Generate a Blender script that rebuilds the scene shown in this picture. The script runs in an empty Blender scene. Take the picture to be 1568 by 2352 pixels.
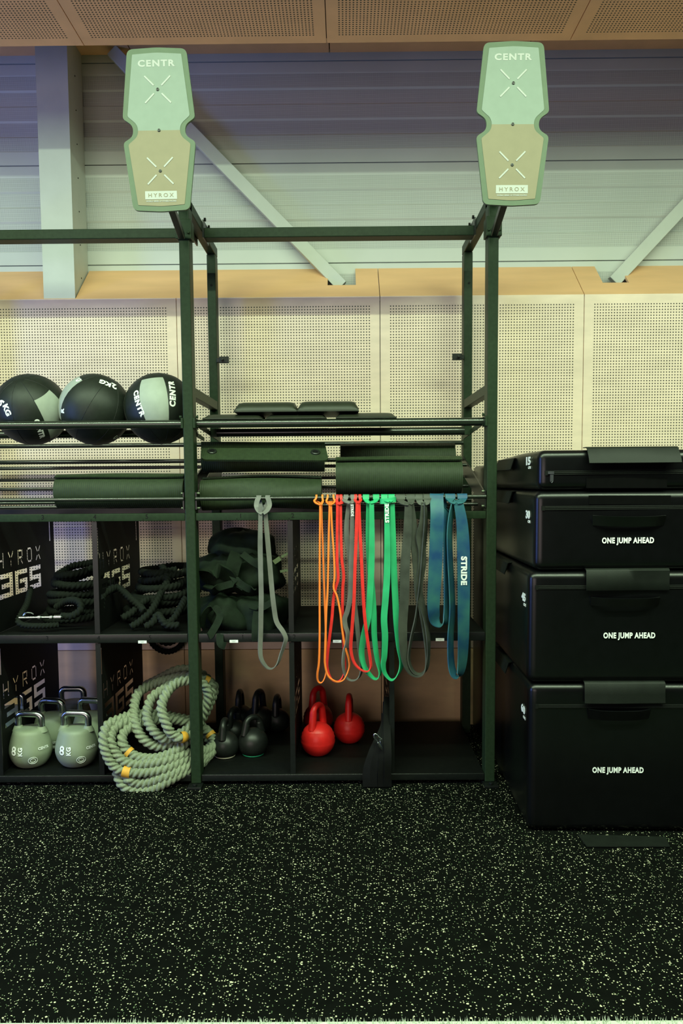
import bpy, bmesh, math, random
from math import sin, cos, pi, radians as R_
from mathutils import Vector as V, Matrix
random.seed(7)
S = bpy.context.scene
C = S.collection

# ------------------------------------------------------------------ camera
F = 1750.0                       # focal length in pixels of the 1568x2352 frame
CX, CY = 784.0, 1237.6
PITCH, YAW, ROLL = 0.0748154, -0.00531723, -0.00768044
CAM = V((0.02147, -3.54388, 1.44686))
_f = V((sin(YAW)*cos(PITCH), cos(YAW)*cos(PITCH), -sin(PITCH)))
_r0 = V((cos(YAW), -sin(YAW), 0)); _u0 = _r0.cross(_f)
_r = cos(ROLL)*_r0 + sin(ROLL)*_u0; _u = -sin(ROLL)*_r0 + cos(ROLL)*_u0
cd = bpy.data.cameras.new('camera'); cam = bpy.data.objects.new('camera', cd); C.objects.link(cam)
m = Matrix.Identity(4)
for i in range(3):
    m[i][0] = _r[i]; m[i][1] = _u[i]; m[i][2] = -_f[i]; m[i][3] = CAM[i]
cam.matrix_world = m
cd.sensor_width = 36; cd.lens = F/2352*36; cd.shift_y = (CY-1176)/2352
cd.clip_start = 0.05
S.camera = cam

def ray(px, py): return (px-CX)/F*_r - (py-CY)/F*_u + _f
def P(px, py, Y):
    d = ray(px, py); return CAM + d*((Y-CAM.y)/d.y)
def PX(px, py, X):
    d = ray(px, py); return CAM + d*((X-CAM.x)/d.x)
def PZ(px, py, Z):
    d = ray(px, py); return CAM + d*((Z-CAM.z)/d.z)

# ------------------------------------------------------------------ view, world, lights
S.view_settings.view_transform = 'Standard'; S.view_settings.look = 'None'
S.view_settings.gamma = 1.0; S.view_settings.use_curve_mapping = False
S.view_settings.exposure = 0.43
w = bpy.data.worlds.new('hall'); S.world = w; w.use_nodes = True
w.node_tree.nodes['Background'].inputs[0].default_value = (0.85, 0.8, 0.75, 1)
w.node_tree.nodes['Background'].inputs[1].default_value = 0.026
def area(name, loc, target, sx, sy, power, col):
    l = bpy.data.lights.new(name, 'AREA'); l.shape = 'RECTANGLE'; l.size = sx; l.size_y = sy
    l.energy = power; l.color = col
    o = bpy.data.objects.new(name, l); C.objects.link(o); o.location = loc
    o.rotation_euler = (V(target)-V(loc)).to_track_quat('-Z', 'Y').to_euler()
    return o
def down(name, loc, sx, sy, power, col, tilt=0.0):
    o = area(name, loc, (loc[0], loc[1]+math.tan(tilt), loc[2]-1), sx, sy, power, col); o.rotation_euler = (tilt, 0, 0); return o
down('hall_light_row', (0.0, -2.0, 3.85), 8.0, 0.10, 228, (0.76, 1.0, 0.66))
down('hall_light_row', (0.0, -2.7, 3.72), 8.0, 1.1, 128, (0.76, 1.0, 0.66), R_(18))
area('hall_fill', (-5.5, -2.2, 1.5), (0.4, 0, 1.2), 1.0, 2.4, 85, (0.20, 0.32, 1.0))  # bluish light from the left, its source out of view
area('hall_fill', (-2.3, -6.0, 1.35), (0, 0.8, 1.4), 4.2, 1.9, 55, (1.0, 0.82, 0.78))  # added low fill that lifts the bins and ceiling, not an actual window

# ------------------------------------------------------------------ materials
def mat(name, col, rough=0.5, metal=0.0, spec=0.5, var=0.12, vscale=30, bump=0.0, bscale=200, coat=0.0, sheen=0.0, stretch=(1,1,1)):
    mt = bpy.data.materials.new(name); mt.use_nodes = True
    nt = mt.node_tree; b = nt.nodes['Principled BSDF']
    b.inputs['Roughness'].default_value = rough; b.inputs['Metallic'].default_value = metal
    b.inputs['Specular IOR Level'].default_value = spec
    b.inputs['Coat Weight'].default_value = coat
    b.inputs['Sheen Weight'].default_value = sheen
    tc = nt.nodes.new('ShaderNodeTexCoord'); mp = nt.nodes.new('ShaderNodeMapping')
    mp.inputs['Scale'].default_value = stretch
    nt.links.new(tc.outputs['Object'], mp.inputs[0])
    n = nt.nodes.new('ShaderNodeTexNoise'); n.inputs['Scale'].default_value = vscale; n.inputs['Detail'].default_value = 4
    nt.links.new(mp.outputs[0], n.inputs['Vector'])
    rp = nt.nodes.new('ShaderNodeValToRGB'); nt.links.new(n.outputs['Fac'], rp.inputs[0])
    a = rp.color_ramp.elements
    a[0].position = 0.3; a[1].position = 0.7
    a[0].color = (*[c*(1-var) for c in col], 1); a[1].color = (*[min(1, c*(1+var)) for c in col], 1)
    nt.links.new(rp.outputs[0], b.inputs['Base Color'])
    if bump:
        n2 = nt.nodes.new('ShaderNodeTexNoise'); n2.inputs['Scale'].default_value = bscale
        nt.links.new(mp.outputs[0], n2.inputs['Vector'])
        bp = nt.nodes.new('ShaderNodeBump'); bp.inputs['Strength'].default_value = bump; bp.inputs['Distance'].default_value = 0.002
        nt.links.new(n2.outputs['Fac'], bp.inputs['Height']); nt.links.new(bp.outputs[0], b.inputs['Normal'])
    return mt

def dots(mt, r, dark, soft=0.06):
    """round holes on a unit UV grid"""
    nt = mt.node_tree; b = nt.nodes['Principled BSDF']
    src = b.inputs['Base Color'].links[0].from_socket
    uv = nt.nodes.new('ShaderNodeUVMap'); uv.uv_map = 'UVMap'
    fr = nt.nodes.new('ShaderNodeVectorMath'); fr.operation = 'FRACTION'; nt.links.new(uv.outputs[0], fr.inputs[0])
    sb = nt.nodes.new('ShaderNodeVectorMath'); sb.operation = 'DISTANCE'; sb.inputs[1].default_value = (0.5, 0.5, 0)
    nt.links.new(fr.outputs[0], sb.inputs[0])
    mr = nt.nodes.new('ShaderNodeMapRange'); mr.inputs[1].default_value = r-soft; mr.inputs[2].default_value = r+soft
    mr.inputs[3].default_value = 1; mr.inputs[4].default_value = 0
    nt.links.new(sb.outputs['Value'], mr.inputs[0])
    mx = nt.nodes.new('ShaderNodeMix'); mx.data_type = 'RGBA'
    nt.links.new(mr.outputs[0], mx.inputs[0]); nt.links.new(src, mx.inputs[6]); mx.inputs[7].default_value = (*dark, 1)
    nt.links.new(mx.outputs[2], b.inputs['Base Color'])
    return mt

WOODC = (0.78, 0.53, 0.30)
M = {}
M['ply'] = mat('plywood', (0.93, 0.74, 0.60), 0.55, spec=0.3, var=0.07, vscale=6, stretch=(1, 1, 3))
M['ply_perf'] = dots(mat('plywood perforated', (0.93, 0.74, 0.60), 0.55, spec=0.3, var=0.07, vscale=6, stretch=(1, 1, 3)), 0.225, (0.02, 0.014, 0.01))
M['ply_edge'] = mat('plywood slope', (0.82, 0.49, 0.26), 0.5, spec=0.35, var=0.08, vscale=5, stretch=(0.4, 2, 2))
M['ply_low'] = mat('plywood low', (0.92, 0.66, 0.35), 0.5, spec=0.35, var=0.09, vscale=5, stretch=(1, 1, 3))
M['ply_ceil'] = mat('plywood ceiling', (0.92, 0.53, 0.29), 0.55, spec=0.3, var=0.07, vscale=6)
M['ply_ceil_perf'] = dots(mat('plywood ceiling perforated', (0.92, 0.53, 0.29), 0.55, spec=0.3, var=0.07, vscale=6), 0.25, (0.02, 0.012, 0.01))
M['seam'] = mat('seam shadow gap', (0.03, 0.02, 0.015), 0.9, spec=0.1)
M['clad'] = mat('steel cladding', (0.58, 0.60, 0.59), 0.45, spec=0.4, var=0.04, vscale=3)
M['clad_perf'] = dots(mat('steel cladding perforated', (0.58, 0.60, 0.59), 0.45, spec=0.4, var=0.04, vscale=3), 0.30, (0.20, 0.20, 0.21), 0.12)
M['white_steel'] = mat('white painted steel', (0.54, 0.56, 0.53), 0.45, spec=0.4, var=0.04, vscale=8, bump=0.1, bscale=90)
M['rig'] = mat('dark powder coat', (0.017, 0.031, 0.0155), 0.45, spec=0.14, var=0.15, vscale=60, bump=0.12, bscale=700)
M['rig_low'] = mat('black powder coat', (0.006, 0.0075, 0.007), 0.33, spec=0.45, var=0.2, vscale=60)
M['deck'] = mat('black matt sheet steel', (0.0035, 0.0042, 0.004), 0.6, spec=0.15, var=0.2, vscale=40)
M['tube'] = mat('black satin tube', (0.015, 0.02, 0.014), 0.2, spec=0.8, var=0.1)
M['bolt'] = mat('zinc bolt', (0.12, 0.14, 0.10), 0.55, metal=1)
M['ink'] = mat('black ink', (0.004, 0.004, 0.004), 0.6, spec=0.2)
M['white'] = mat('white print', (0.88, 0.9, 0.88), 0.6, spec=0.2, var=0.03)
M['lblprint'] = mat('label print', (0.35, 0.37, 0.36), 0.6)
M['t_white'] = mat('target white print', (0.38, 0.38, 0.37), 0.6, spec=0.2, var=0.03)
M['t_border'] = mat('target border', (0.095, 0.13, 0.085), 0.6, spec=0.3, var=0.04)
M['t_up'] = mat('target upper', (0.20, 0.24, 0.21), 0.6, spec=0.3, var=0.03)
M['t_low'] = mat('target lower', (0.21, 0.18, 0.12), 0.6, spec=0.3, var=0.03)
M['ball'] = mat('ball black vinyl', (0.010, 0.014, 0.010), 0.5, spec=0.4, var=0.2, vscale=40, bump=0.15, bscale=500)
M['ballpanel'] = mat('ball pale panel', (0.32, 0.35, 0.31), 0.55, spec=0.3, var=0.05)
M['mat_foam'] = mat('mat foam', (0.034, 0.046, 0.028), 0.7, spec=0.3, var=0.2, vscale=80, bump=0.3, bscale=160, stretch=(3, 1, 1))
M['pad'] = mat('foam pad vinyl', (0.016, 0.02, 0.011), 0.5, spec=0.4, var=0.15, vscale=30)
M['grommet'] = mat('grommet', (0.012, 0.015, 0.012), 0.35)
M['leather'] = mat('black box vinyl', (0.0016, 0.0018, 0.0022), 0.30, spec=0.40, var=0.2, vscale=20, bump=0.05, bscale=260)
M['leather_flap'] = mat('black flap vinyl', (0.006, 0.008, 0.006), 0.55, spec=0.25, var=0.2, vscale=20, bump=0.1, bscale=260)
M['velcro'] = mat('velcro', (0.003, 0.003, 0.003), 0.95, spec=0.05)
M['zip'] = mat('zip tape', (0.004, 0.005, 0.004), 0.6, spec=0.2)
M['kb_grey'] = mat('grey kettlebell paint', (0.245, 0.285, 0.205), 0.5, spec=0.4, var=0.06, vscale=20, bump=0.12, bscale=400)
M['chrome'] = mat('worn steel handle', (0.42, 0.45, 0.45), 0.25, metal=1, var=0.15, vscale=40)
M['kb_red'] = mat('red kettlebell vinyl', (0.95, 0.022, 0.02), 0.38, spec=0.5, var=0.1, vscale=25)
M['kb_black'] = mat('black kettlebell iron', (0.012, 0.014, 0.013), 0.4, spec=0.5, var=0.2)
M['ring_g'] = mat('green ring', (0.03, 0.5, 0.25), 0.5)
M['ring_w'] = mat('cream ring', (0.7, 0.65, 0.5), 0.5)
M['rope_grey'] = mat('grey rope', (0.24, 0.27, 0.19), 0.85, spec=0.15, var=0.18, vscale=120, bump=0.4, bscale=500)
M['rope_dark'] = mat('dark rope', (0.0065, 0.009, 0.0065), 0.85, spec=0.2, var=0.25, vscale=120, bump=0.4, bscale=500)
M['tape'] = mat('yellow tape', (0.72, 0.36, 0.04), 0.6, var=0.1)
M['orange'] = mat('orange latex', (0.95, 0.22, 0.035), 0.55, spec=0.3, var=0.06)
M['red'] = mat('red latex', (0.80, 0.035, 0.03), 0.5, spec=0.3, var=0.12)
M['grey'] = mat('grey latex', (0.15, 0.15, 0.14), 0.55, spec=0.3, var=0.2, vscale=12)
M['green'] = mat('green latex', (0.03, 0.40, 0.17), 0.5, spec=0.3, var=0.15, vscale=10)
M['black_l'] = mat('black latex', (0.055, 0.06, 0.05), 0.5, spec=0.3, var=0.3, vscale=14)
M['blue'] = mat('blue latex', (0.025, 0.11, 0.14), 0.5, spec=0.3, var=0.45, vscale=9)
for e_, c_ in zip(next(n for n in M['blue'].node_tree.nodes if n.type == 'VALTORGB').color_ramp.elements, ((0.010, 0.055, 0.15, 1), (0.040, 0.155, 0.15, 1))): e_.color = c_
M['cloth'] = mat('dark green vest nylon', (0.0055, 0.0115, 0.0055), 0.8, spec=0.2, var=0.3, vscale=30, bump=0.3, bscale=120)
M['strap'] = mat('black webbing', (0.0028, 0.003, 0.003), 0.7, spec=0.2, var=0.3)
M['seamline'] = mat('ball seam', (0.004, 0.005, 0.004), 0.6)

# rubber floor with pale flecks
def floor_mat():
    mt = mat('speckled rubber', (0.0022, 0.0028, 0.0021), 0.85, spec=0.05, var=0.3, vscale=18, bump=0.5, bscale=300)
    nt = mt.node_tree; b = nt.nodes['Principled BSDF']; src = b.inputs['Base Color'].links[0].from_socket
    tc = nt.nodes.new('ShaderNodeTexCoord'); last = src
    for k, (sc, thr, rad, col) in enumerate([(125, 0.86, 0.19, (0.50, 0.47, 0.33)), (180, 0.93, 0.18, (0.16, 0.22, 0.12)), (85, 0.95, 0.17, (0.58, 0.55, 0.40))]):
        vo = nt.nodes.new('ShaderNodeTexVoronoi'); vo.voronoi_dimensions = '2D'; vo.inputs['Scale'].default_value = sc
        vo.inputs['Randomness'].default_value = 1.0
        ad = nt.nodes.new('ShaderNodeVectorMath'); ad.operation = 'ADD'; ad.inputs[1].default_value = (k*3.37, k*1.91, 0)
        nz = nt.nodes.new('ShaderNodeTexNoise'); nz.inputs['Scale'].default_value = 90
        nt.links.new(tc.outputs['Object'], nz.inputs['Vector'])
        sc2 = nt.nodes.new('ShaderNodeVectorMath'); sc2.operation = 'SCALE'; sc2.inputs['Scale'].default_value = 0.006
        nt.links.new(nz.outputs['Color'], sc2.inputs[0])
        nt.links.new(tc.outputs['Object'], ad.inputs[0])
        ad2 = nt.nodes.new('ShaderNodeVectorMath'); ad2.operation = 'ADD'
        nt.links.new(ad.outputs[0], ad2.inputs[0]); nt.links.new(sc2.outputs[0], ad2.inputs[1])
        nt.links.new(ad2.outputs[0], vo.inputs['Vector'])
        sp = nt.nodes.new('ShaderNodeSeparateColor'); nt.links.new(vo.outputs['Color'], sp.inputs[0])
        g1 = nt.nodes.new('ShaderNodeMath'); g1.operation = 'GREATER_THAN'; g1.inputs[1].default_value = thr
        nt.links.new(sp.outputs[0], g1.inputs[0])
        mu = nt.nodes.new('ShaderNodeMath'); mu.operation = 'MULTIPLY'; mu.inputs[1].default_value = rad
        nt.links.new(sp.outputs[1], mu.inputs[0])
        a3 = nt.nodes.new('ShaderNodeMath'); a3.operation = 'ADD'; a3.inputs[1].default_value = 0.13
        nt.links.new(mu.outputs[0], a3.inputs[0])
        lt = nt.nodes.new('ShaderNodeMath'); lt.operation = 'LESS_THAN'
        nt.links.new(vo.outputs['Distance'], lt.inputs[0]); nt.links.new(a3.outputs[0], lt.inputs[1])
        an = nt.nodes.new('ShaderNodeMath'); an.operation = 'MULTIPLY'
        nt.links.new(g1.outputs[0], an.inputs[0]); nt.links.new(lt.outputs[0], an.inputs[1])
        mx = nt.nodes.new('ShaderNodeMix'); mx.data_type = 'RGBA'
        nt.links.new(an.outputs[0], mx.inputs[0]); nt.links.new(last, mx.inputs[6]); mx.inputs[7].default_value = (*col, 1)
        last = mx.outputs[2]
    nt.links.new(last, b.inputs['Base Color'])
    return mt
M['floor'] = floor_mat()

# ------------------------------------------------------------------ mesh helpers
class MB:
    def __init__(s): s.v = []; s.f = []; s.mi = []; s.uv = {}
    def add(s, vs, fs, mi=0, uvs=None):
        o = len(s.v); s.v += [tuple(x) for x in vs]
        for k, f in enumerate(fs):
            if uvs: s.uv[len(s.f)] = uvs[k]
            s.f.append(tuple(i+o for i in f)); s.mi.append(mi)
        return s
    def box(s, x0, x1, y0, y1, z0, z1, mi=0):
        vs = [(x, y, z) for x in (x0, x1) for y in (y0, y1) for z in (z0, z1)]
        return s.add(vs, [(0, 1, 3, 2), (4, 6, 7, 5), (0, 4, 5, 1), (2, 3, 7, 6), (0, 2, 6, 4), (1, 5, 7, 3)], mi)
    def obox(s, c, ax, ay, az, mi=0):
        c, ax, ay, az = V(c), V(ax), V(ay), V(az)
        vs = [c+a*ax+b*ay+d*az for a in (-1, 1) for b in (-1, 1) for d in (-1, 1)]
        return s.add(vs, [(0, 1, 3, 2), (4, 6, 7, 5), (0, 4, 5, 1), (2, 3, 7, 6), (0, 2, 6, 4), (1, 5, 7, 3)], mi)
    def tube(s, pts, r, n=12, closed=False, cap=True, mi=0, prof=None, flat=None):
        pts = [V(p) for p in pts]; N = len(pts); vs = []
        up = None
        for i, p in enumerate(pts):
            a = pts[(i-1) % N] if (closed or i > 0) else p
            b = pts[(i+1) % N] if (closed or i < N-1) else p
            t = (b-a).normalized()
            if up is None:
                up = V((0, 0, 1)) if abs(t.z) < 0.9 else V((0, 1, 0))
            x = t.cross(up).normalized(); y = x.cross(t).normalized(); up = y
            rr = r[i] if isinstance(r, (list, tuple)) else r
            for k in range(n):
                th = 2*pi*k/n
                q = rr*(prof(th, i) if prof else 1)
                vs.append(p + q*(cos(th)*x + sin(th)*y))
        fs = []
        for i in range(N if closed else N-1):
            j = (i+1) % N
            for k in range(n):
                l = (k+1) % n
                fs.append((i*n+k, i*n+l, j*n+l, j*n+k))
        if not closed and cap:
            fs.append(tuple(range(n))[::-1]); fs.append(tuple((N-1)*n+k for k in range(n)))
        return s.add(vs, fs, mi)
    def lathe(s, prof, c, n=32, M3=None, mi=0, sx=1, sy=1):
        c = V(c); vs = []
        for r, z in prof:
            for k in range(n):
                th = 2*pi*k/n; q = V((r*cos(th)*sx, r*sin(th)*sy, z))
                vs.append(c + (M3 @ q if M3 else q))
        fs = []
        for i in range(len(prof)-1):
            for k in range(n):
                l = (k+1) % n; fs.append((i*n+k, i*n+l, (i+1)*n+l, (i+1)*n+k))
        fs.append(tuple(range(n))[::-1]); fs.append(tuple((len(prof)-1)*n+k for k in range(n)))
        return s.add(vs, fs, mi)
    def prism(s, poly, fn, t, mi=0):
        """poly of (u,v); fn(u,v,d) -> point, d in (0,t)"""
        n = len(poly)
        vs = [fn(u, v, 0) for u, v in poly] + [fn(u, v, t) for u, v in poly]
        fs = [tuple(range(n)), tuple(range(2*n-1, n-1, -1))] + [(i, n+i, n+(i+1) % n, (i+1) % n) for i in range(n)]
        return s.add(vs, fs, mi)
    def build(s, name, mats, parent=None, smooth=False, bevel=0, seg=2, loc=None, sharp=40):
        me = bpy.data.meshes.new(name)
        L = V(loc) if loc is not None else V((0, 0, 0))
        me.from_pydata([tuple(V(v)-L) for v in s.v], [], s.f)
        if not isinstance(mats, (list, tuple)): mats = [mats]
        for q in mats: me.materials.append(q)
        for i, p in enumerate(me.polygons): p.material_index = s.mi[i]
        if s.uv:
            ul = me.uv_layers.new(name='UVMap')
            for i, p in enumerate(me.polygons):
                if i in s.uv:
                    for li, q in zip(p.loop_indices, s.uv[i]): ul.data[li].uv = q
        bm = bmesh.new(); bm.from_mesh(me)
        bmesh.ops.recalc_face_normals(bm, faces=bm.faces)
        if bevel:
            eds = [e for e in bm.edges if len(e.link_faces) == 2 and e.calc_face_angle(0) > R_(35)]
            bmesh.ops.bevel(bm, geom=eds, offset=bevel, segments=seg, affect='EDGES', profile=0.5, clamp_overlap=True)
        bm.to_mesh(me); bm.free()
        if smooth:
            for p in me.polygons: p.use_smooth = True
            try: me.set_sharp_from_angle(angle=R_(sharp))
            except Exception: pass
        o = bpy.data.objects.new(name, me); C.objects.link(o)
        o.location = L
        if parent:
            o.parent = parent
            o.matrix_parent_inverse = Matrix.Identity(4)
            o.location = L - V(world_loc(parent)) if loc is not None else -V(world_loc(parent))
        return o
def world_loc(o):
    l = V(o.location)
    while o.parent: o = o.parent; l += V(o.location)
    return l
def tag(o, label=None, cat=None, group=None, kind=None):
    if label: o['label'] = label
    if cat: o['category'] = cat
    if group: o['group'] = group
    if kind: o['kind'] = kind
    return o
def empty(name, loc, label, cat, group=None):
    o = bpy.data.objects.new(name, None); C.objects.link(o); o.location = loc; o.empty_display_size = 0.05
    return tag(o, label, cat, group)
def struct(o): o['kind'] = 'structure'; return o
def copy_tree(o, parent=None):
    c = o.copy(); C.objects.link(c)
    if parent: c.parent = parent
    for ch in list(o.children): copy_tree(ch, c)
    return c
def spline(pts, sub=6, closed=False):
    """Catmull-Rom through tuples of any length"""
    n = len(pts); out = []
    pts = [tuple(p) for p in pts]
    for i in range(n if closed else n-1):
        p1 = pts[i]; p2 = pts[(i+1) % n]
        p0 = pts[(i-1) % n] if (closed or i > 0) else p1
        p3 = pts[(i+2) % n] if (closed or i < n-2) else p2
        for k in range(sub):
            t = k/sub
            out.append(tuple(0.5*(2*b + (c-a)*t + (2*a-5*b+4*c-d)*t*t + (3*b-a-3*c+d)*t**3) for a, b, c, d in zip(p0, p1, p2, p3)))
    if not closed: out.append(pts[-1])
    return out

def text_mesh(body, size, bold=0.0, space=1.0, th=0.0, sx=1.0):
    cu = bpy.data.curves.new('t', 'FONT'); cu.body = body; cu.size = size; cu.offset = bold; cu.space_character = space
    cu.align_x = 'CENTER'; cu.align_y = 'CENTER'; cu.resolution_u = 3; cu.extrude = th/2
    o = bpy.data.objects.new('t', cu); C.objects.link(o)
    bpy.context.view_layer.update()
    me = bpy.data.meshes.new_from_object(o.evaluated_get(bpy.context.evaluated_depsgraph_get()))
    C.objects.unlink(o); bpy.data.objects.remove(o); bpy.data.curves.remove(cu)
    vs = [(v.co.x*sx, v.co.y, v.co.z) for v in me.vertices]; fs = [tuple(p.vertices) for p in me.polygons]
    bpy.data.meshes.remove(me)
    return vs, fs
def text_on(mb, body, size, org, right, up, bold=0.0, space=1.0, th=0.0016, sx=1.0, mi=0, lift=0.0006, fit=None):
    vs, fs = text_mesh(body, size, bold, space, th, sx)
    if fit:
        xs_ = [v[0] for v in vs]; ys_ = [v[1] for v in vs]; x0, x1, y0, y1 = min(xs_), max(xs_), min(ys_), max(ys_)
        vs = [((x-(x0+x1)/2)*fit[0]/(x1-x0), (y-(y0+y1)/2)*fit[1]/(y1-y0), z) for x, y, z in vs]
    org, right, up = V(org), V(right).normalized(), V(up).normalized(); n = right.cross(up)
    mb.add([org + x*right + y*up + (z+lift)*n for x, y, z in vs], fs, mi)
def text_obj(name, body, size, org, right, up, m, parent, **k):
    mb = MB(); text_on(mb, body, size, org, right, up, **k)
    return mb.build(name, m, parent)

# ------------------------------------------------------------------ the setting
YT = PZ(300, 2345.5, 0).y
fl = MB(); fl.box(-5, 5, YT, 2.0, -0.05, 0.0)
struct(fl.build('floor', M['floor']))
# pale turf lane that starts just in front of the rubber, with a short fringe of blades
tf = MB(); tf.box(-5, 5, YT-.06, YT, -0.05, -0.004)
for i in range(3200):
    x = random.uniform(-1.6, 1.6); y = random.uniform(YT, YT-.05); h = random.uniform(0.008, 0.016); dx = random.uniform(-.004, .004); dy = random.uniform(-.002, .007)
    tf.add([(x-.0012, y, -.004), (x+.0012, y, -.004), (x+dx, y+dy, h-.004)], [(0, 1, 2)])
M['turf'] = mat('pale turf', (0.55, 0.60, 0.50), 0.8, spec=0.1, var=0.15)
struct(tf.build('floor_line', M['turf']))
tg = MB(); tg.box(-5, 5, -6.5, YT-.06, -0.05, -0.004)
M['turf_green'] = mat('green turf', (0.03, 0.06, 0.025), 0.85, spec=0.1, var=0.3, vscale=200)
struct(tg.build('floor_turf', M['turf_green']))
sm = MB(); sm.box(-5, 5, 0.020, 0.0225, 0.0, 0.0012)
struct(sm.build('trim_1', M['rig_low']))

YW, YM, YC = 0.90, 1.16, 0.28                     # panel wall, cladding, ceiling edge
x873 = P(873, 900, YW).x; PWID = P(1338, 900, YW).x - x873
zt = P(800, 681, YW).z; zs = P(800, 1490, YW).z
PITCH_H = 0.01605
def perf_panel(name, x0, x1, a0, a1, mk, mats, margin, parent=None):
    """panel with plain border and perforated middle; mk(u,v,d)"""
    g = 0.002; x0 += g; x1 -= g; mb = MB()
    nu = int((x1-x0-2*margin)/PITCH_H); nv = int((a1-a0-2*margin)/PITCH_H)
    mu = (x1-x0-nu*PITCH_H)/2; mv = (a1-a0-nv*PITCH_H)/2
    us = [x0, x0+mu, x1-mu, x1]; vs_ = [a0, a0+mv, a1-mv, a1]
    for i in range(3):
        for j in range(3):
            c = [(us[i], vs_[j]), (us[i+1], vs_[j]), (us[i+1], vs_[j+1]), (us[i], vs_[j+1])]
            mid = i == 1 and j == 1
            mb.add([mk(u, v, 0) for u, v in c], [(0, 1, 2, 3)], 1 if mid else 0, [[(0, 0), (nu, 0), (nu, nv), (0, nv)]] if mid else [[(0, 0)]*4])
    o = [(x0, a0), (x1, a0), (x1, a1), (x0, a1)]
    q = [mk(u, v, 0) for u, v in o]+[mk(u, v, 0.018) for u, v in o]
    mb.add(q, [(0, 1, 5, 4), (1, 2, 6, 5), (2, 3, 7, 6), (3, 0, 4, 7), (4, 5, 6, 7)], 0)
    return mb.build(name, mats, parent)
seamsX = [x873 + k*PWID for k in range(-4, 4)]
tn = [2]
def trim(): tn[0] += 1; return 'trim_%d' % tn[0]
for k in range(len(seamsX)-1):
    struct(perf_panel('wall_back_panel', seamsX[k], seamsX[k+1], zs+0.002, zt, lambda u, v, d: V((u, YW+d, v)), [M['ply'], M['ply_perf']], 0.046))
lp = MB()
for k in range(len(seamsX)-1): lp.box(seamsX[k]+.002, seamsX[k+1]-.002, YW, YW+.018, 0.0, zs-0.002)
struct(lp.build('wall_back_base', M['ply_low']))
bk = MB(); bk.box(seamsX[0], seamsX[-1], YW+.0185, YW+.03, 0, zt-.02)
struct(bk.build('wall_back_core', M['seam']))

# sloped plywood ledge above the panels (45 degrees), notched for the column and the braces
zt2 = P(800, 617, YM).z
def slope(u, t, d):
    n = V((0, (zt2-zt), -(YM-YW))).normalized()
    return V((u, YW+(YM-YW)*t, zt+(zt2-zt)*t)) + n*d
colx0 = P(100, 684, YW).x; colx1 = P(172, 684, YW).x
def xs(px, py, t): return P(px, py, YW+(YM-YW)*t).x
t1 = 0.40
n1a, n1b = xs(752, 655, t1), xs(817, 655, t1)
n2a, n2b = xs(1384, 645, t1), xs(1444, 645, t1)
def ledge(x0, x1, notches):
    poly = [(x0+.002, 0), (x1-.002, 0), (x1-.002, 1)]
    for a, b, t in sorted(notches, reverse=True): poly += [(b, 1), (b, t), (a, t), (a, 1)]
    poly += [(x0+.002, 1)]
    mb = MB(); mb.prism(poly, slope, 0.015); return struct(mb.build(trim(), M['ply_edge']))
sX = seamsX
ledge(sX[0], sX[2], []); ledge(sX[2], sX[4], [(colx0-.002, colx1+.002, 0.02), (n1a, n1b, t1)])
ledge(sX[4], sX[5], []); ledge(sX[5], sX[7], [(n2a, n2b, t1)])

# steel cladding wall: cassettes 0.62 m high, stepped profile
z_seam = P(800, 604, YM).z; CP = P(800, 374, YM).z - z_seam
cl = MB(); X0, X1 = -3.2, 3.2
for c in range(-1, 4):
    zb = z_seam + c*CP
    segs = [(0.003, .000, 0), (0.080, .000, 0)]
    y = YM
    prof = [(zb+.002, y+.02), (zb+.004, y), (zb+.080, y)]
    zz = zb+.080; step = (CP-.080-.066)/5
    kinds = [0, 0]
    for k in range(5):
        dy = 0.011 if k % 2 == 0 else 0.0
        prof += [(zz+.006, y+.011-dy+.004), (zz+step-.004, y+.011-dy+.002)]; kinds += [0, 1]
        zz += step
    prof += [(zz+.003, y), (zb+CP-.003, y), (zb+CP-.002, y+.02)]; kinds += [0, 0, 0]
    for i in range(len(prof)-1):
        (za, ya), (zc, yc) = prof[i], prof[i+1]
        h = math.hypot(zc-za, yc-ya); pt = 0.0056
        cl.add([(X0, ya, za), (X1, ya, za), (X1, yc, zc), (X0, yc, zc)], [(0, 1, 2, 3)], kinds[i], [[(0, 0), ((X1-X0)/pt, 0), ((X1-X0)/pt, h/pt), (0, h/pt)]])
cl.box(X0, X1, YM+.021, YM+.05, z_seam-.7, z_seam+4*CP)
struct(cl.build('wall_back', [M['clad'], M['clad_perf']]))

# ceiling soffit of perforated panels and the darker recess behind it
ZC = P(800, 98, YC).z
cxa = P(750, 99, YC).x; cw = PWID
for k in range(-3, 3):
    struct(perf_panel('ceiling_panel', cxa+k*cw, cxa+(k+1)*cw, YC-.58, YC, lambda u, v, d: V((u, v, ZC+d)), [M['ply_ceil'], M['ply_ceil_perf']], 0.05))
cb = MB(); cb.box(-4, 4, YC-.58, YC-.004, ZC+.019, ZC+.05)
struct(cb.build('ceiling_core', M['seam']))
ZR = P(800, 120, YM).z
x756 = P(756, 110, 1.1).x
for k in range(-4, 3):
    rb = MB(); rb.box(x756+k*cw+.003, x756+(k+1)*cw-.003, YC-.35, YM+.02, ZR, ZR+.02)
    struct(rb.build('ceiling_recess', M['ply_ceil']))
fs = MB(); fs.box(-4, 4, YC-.35, YC-.33, ZC+.05, ZR+.02); fs.box(-4, 4, YC-.35, YM+.06, ZR+.021, ZR+.03)
struct(fs.build('ceiling_fascia', M['seam']))

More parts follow.
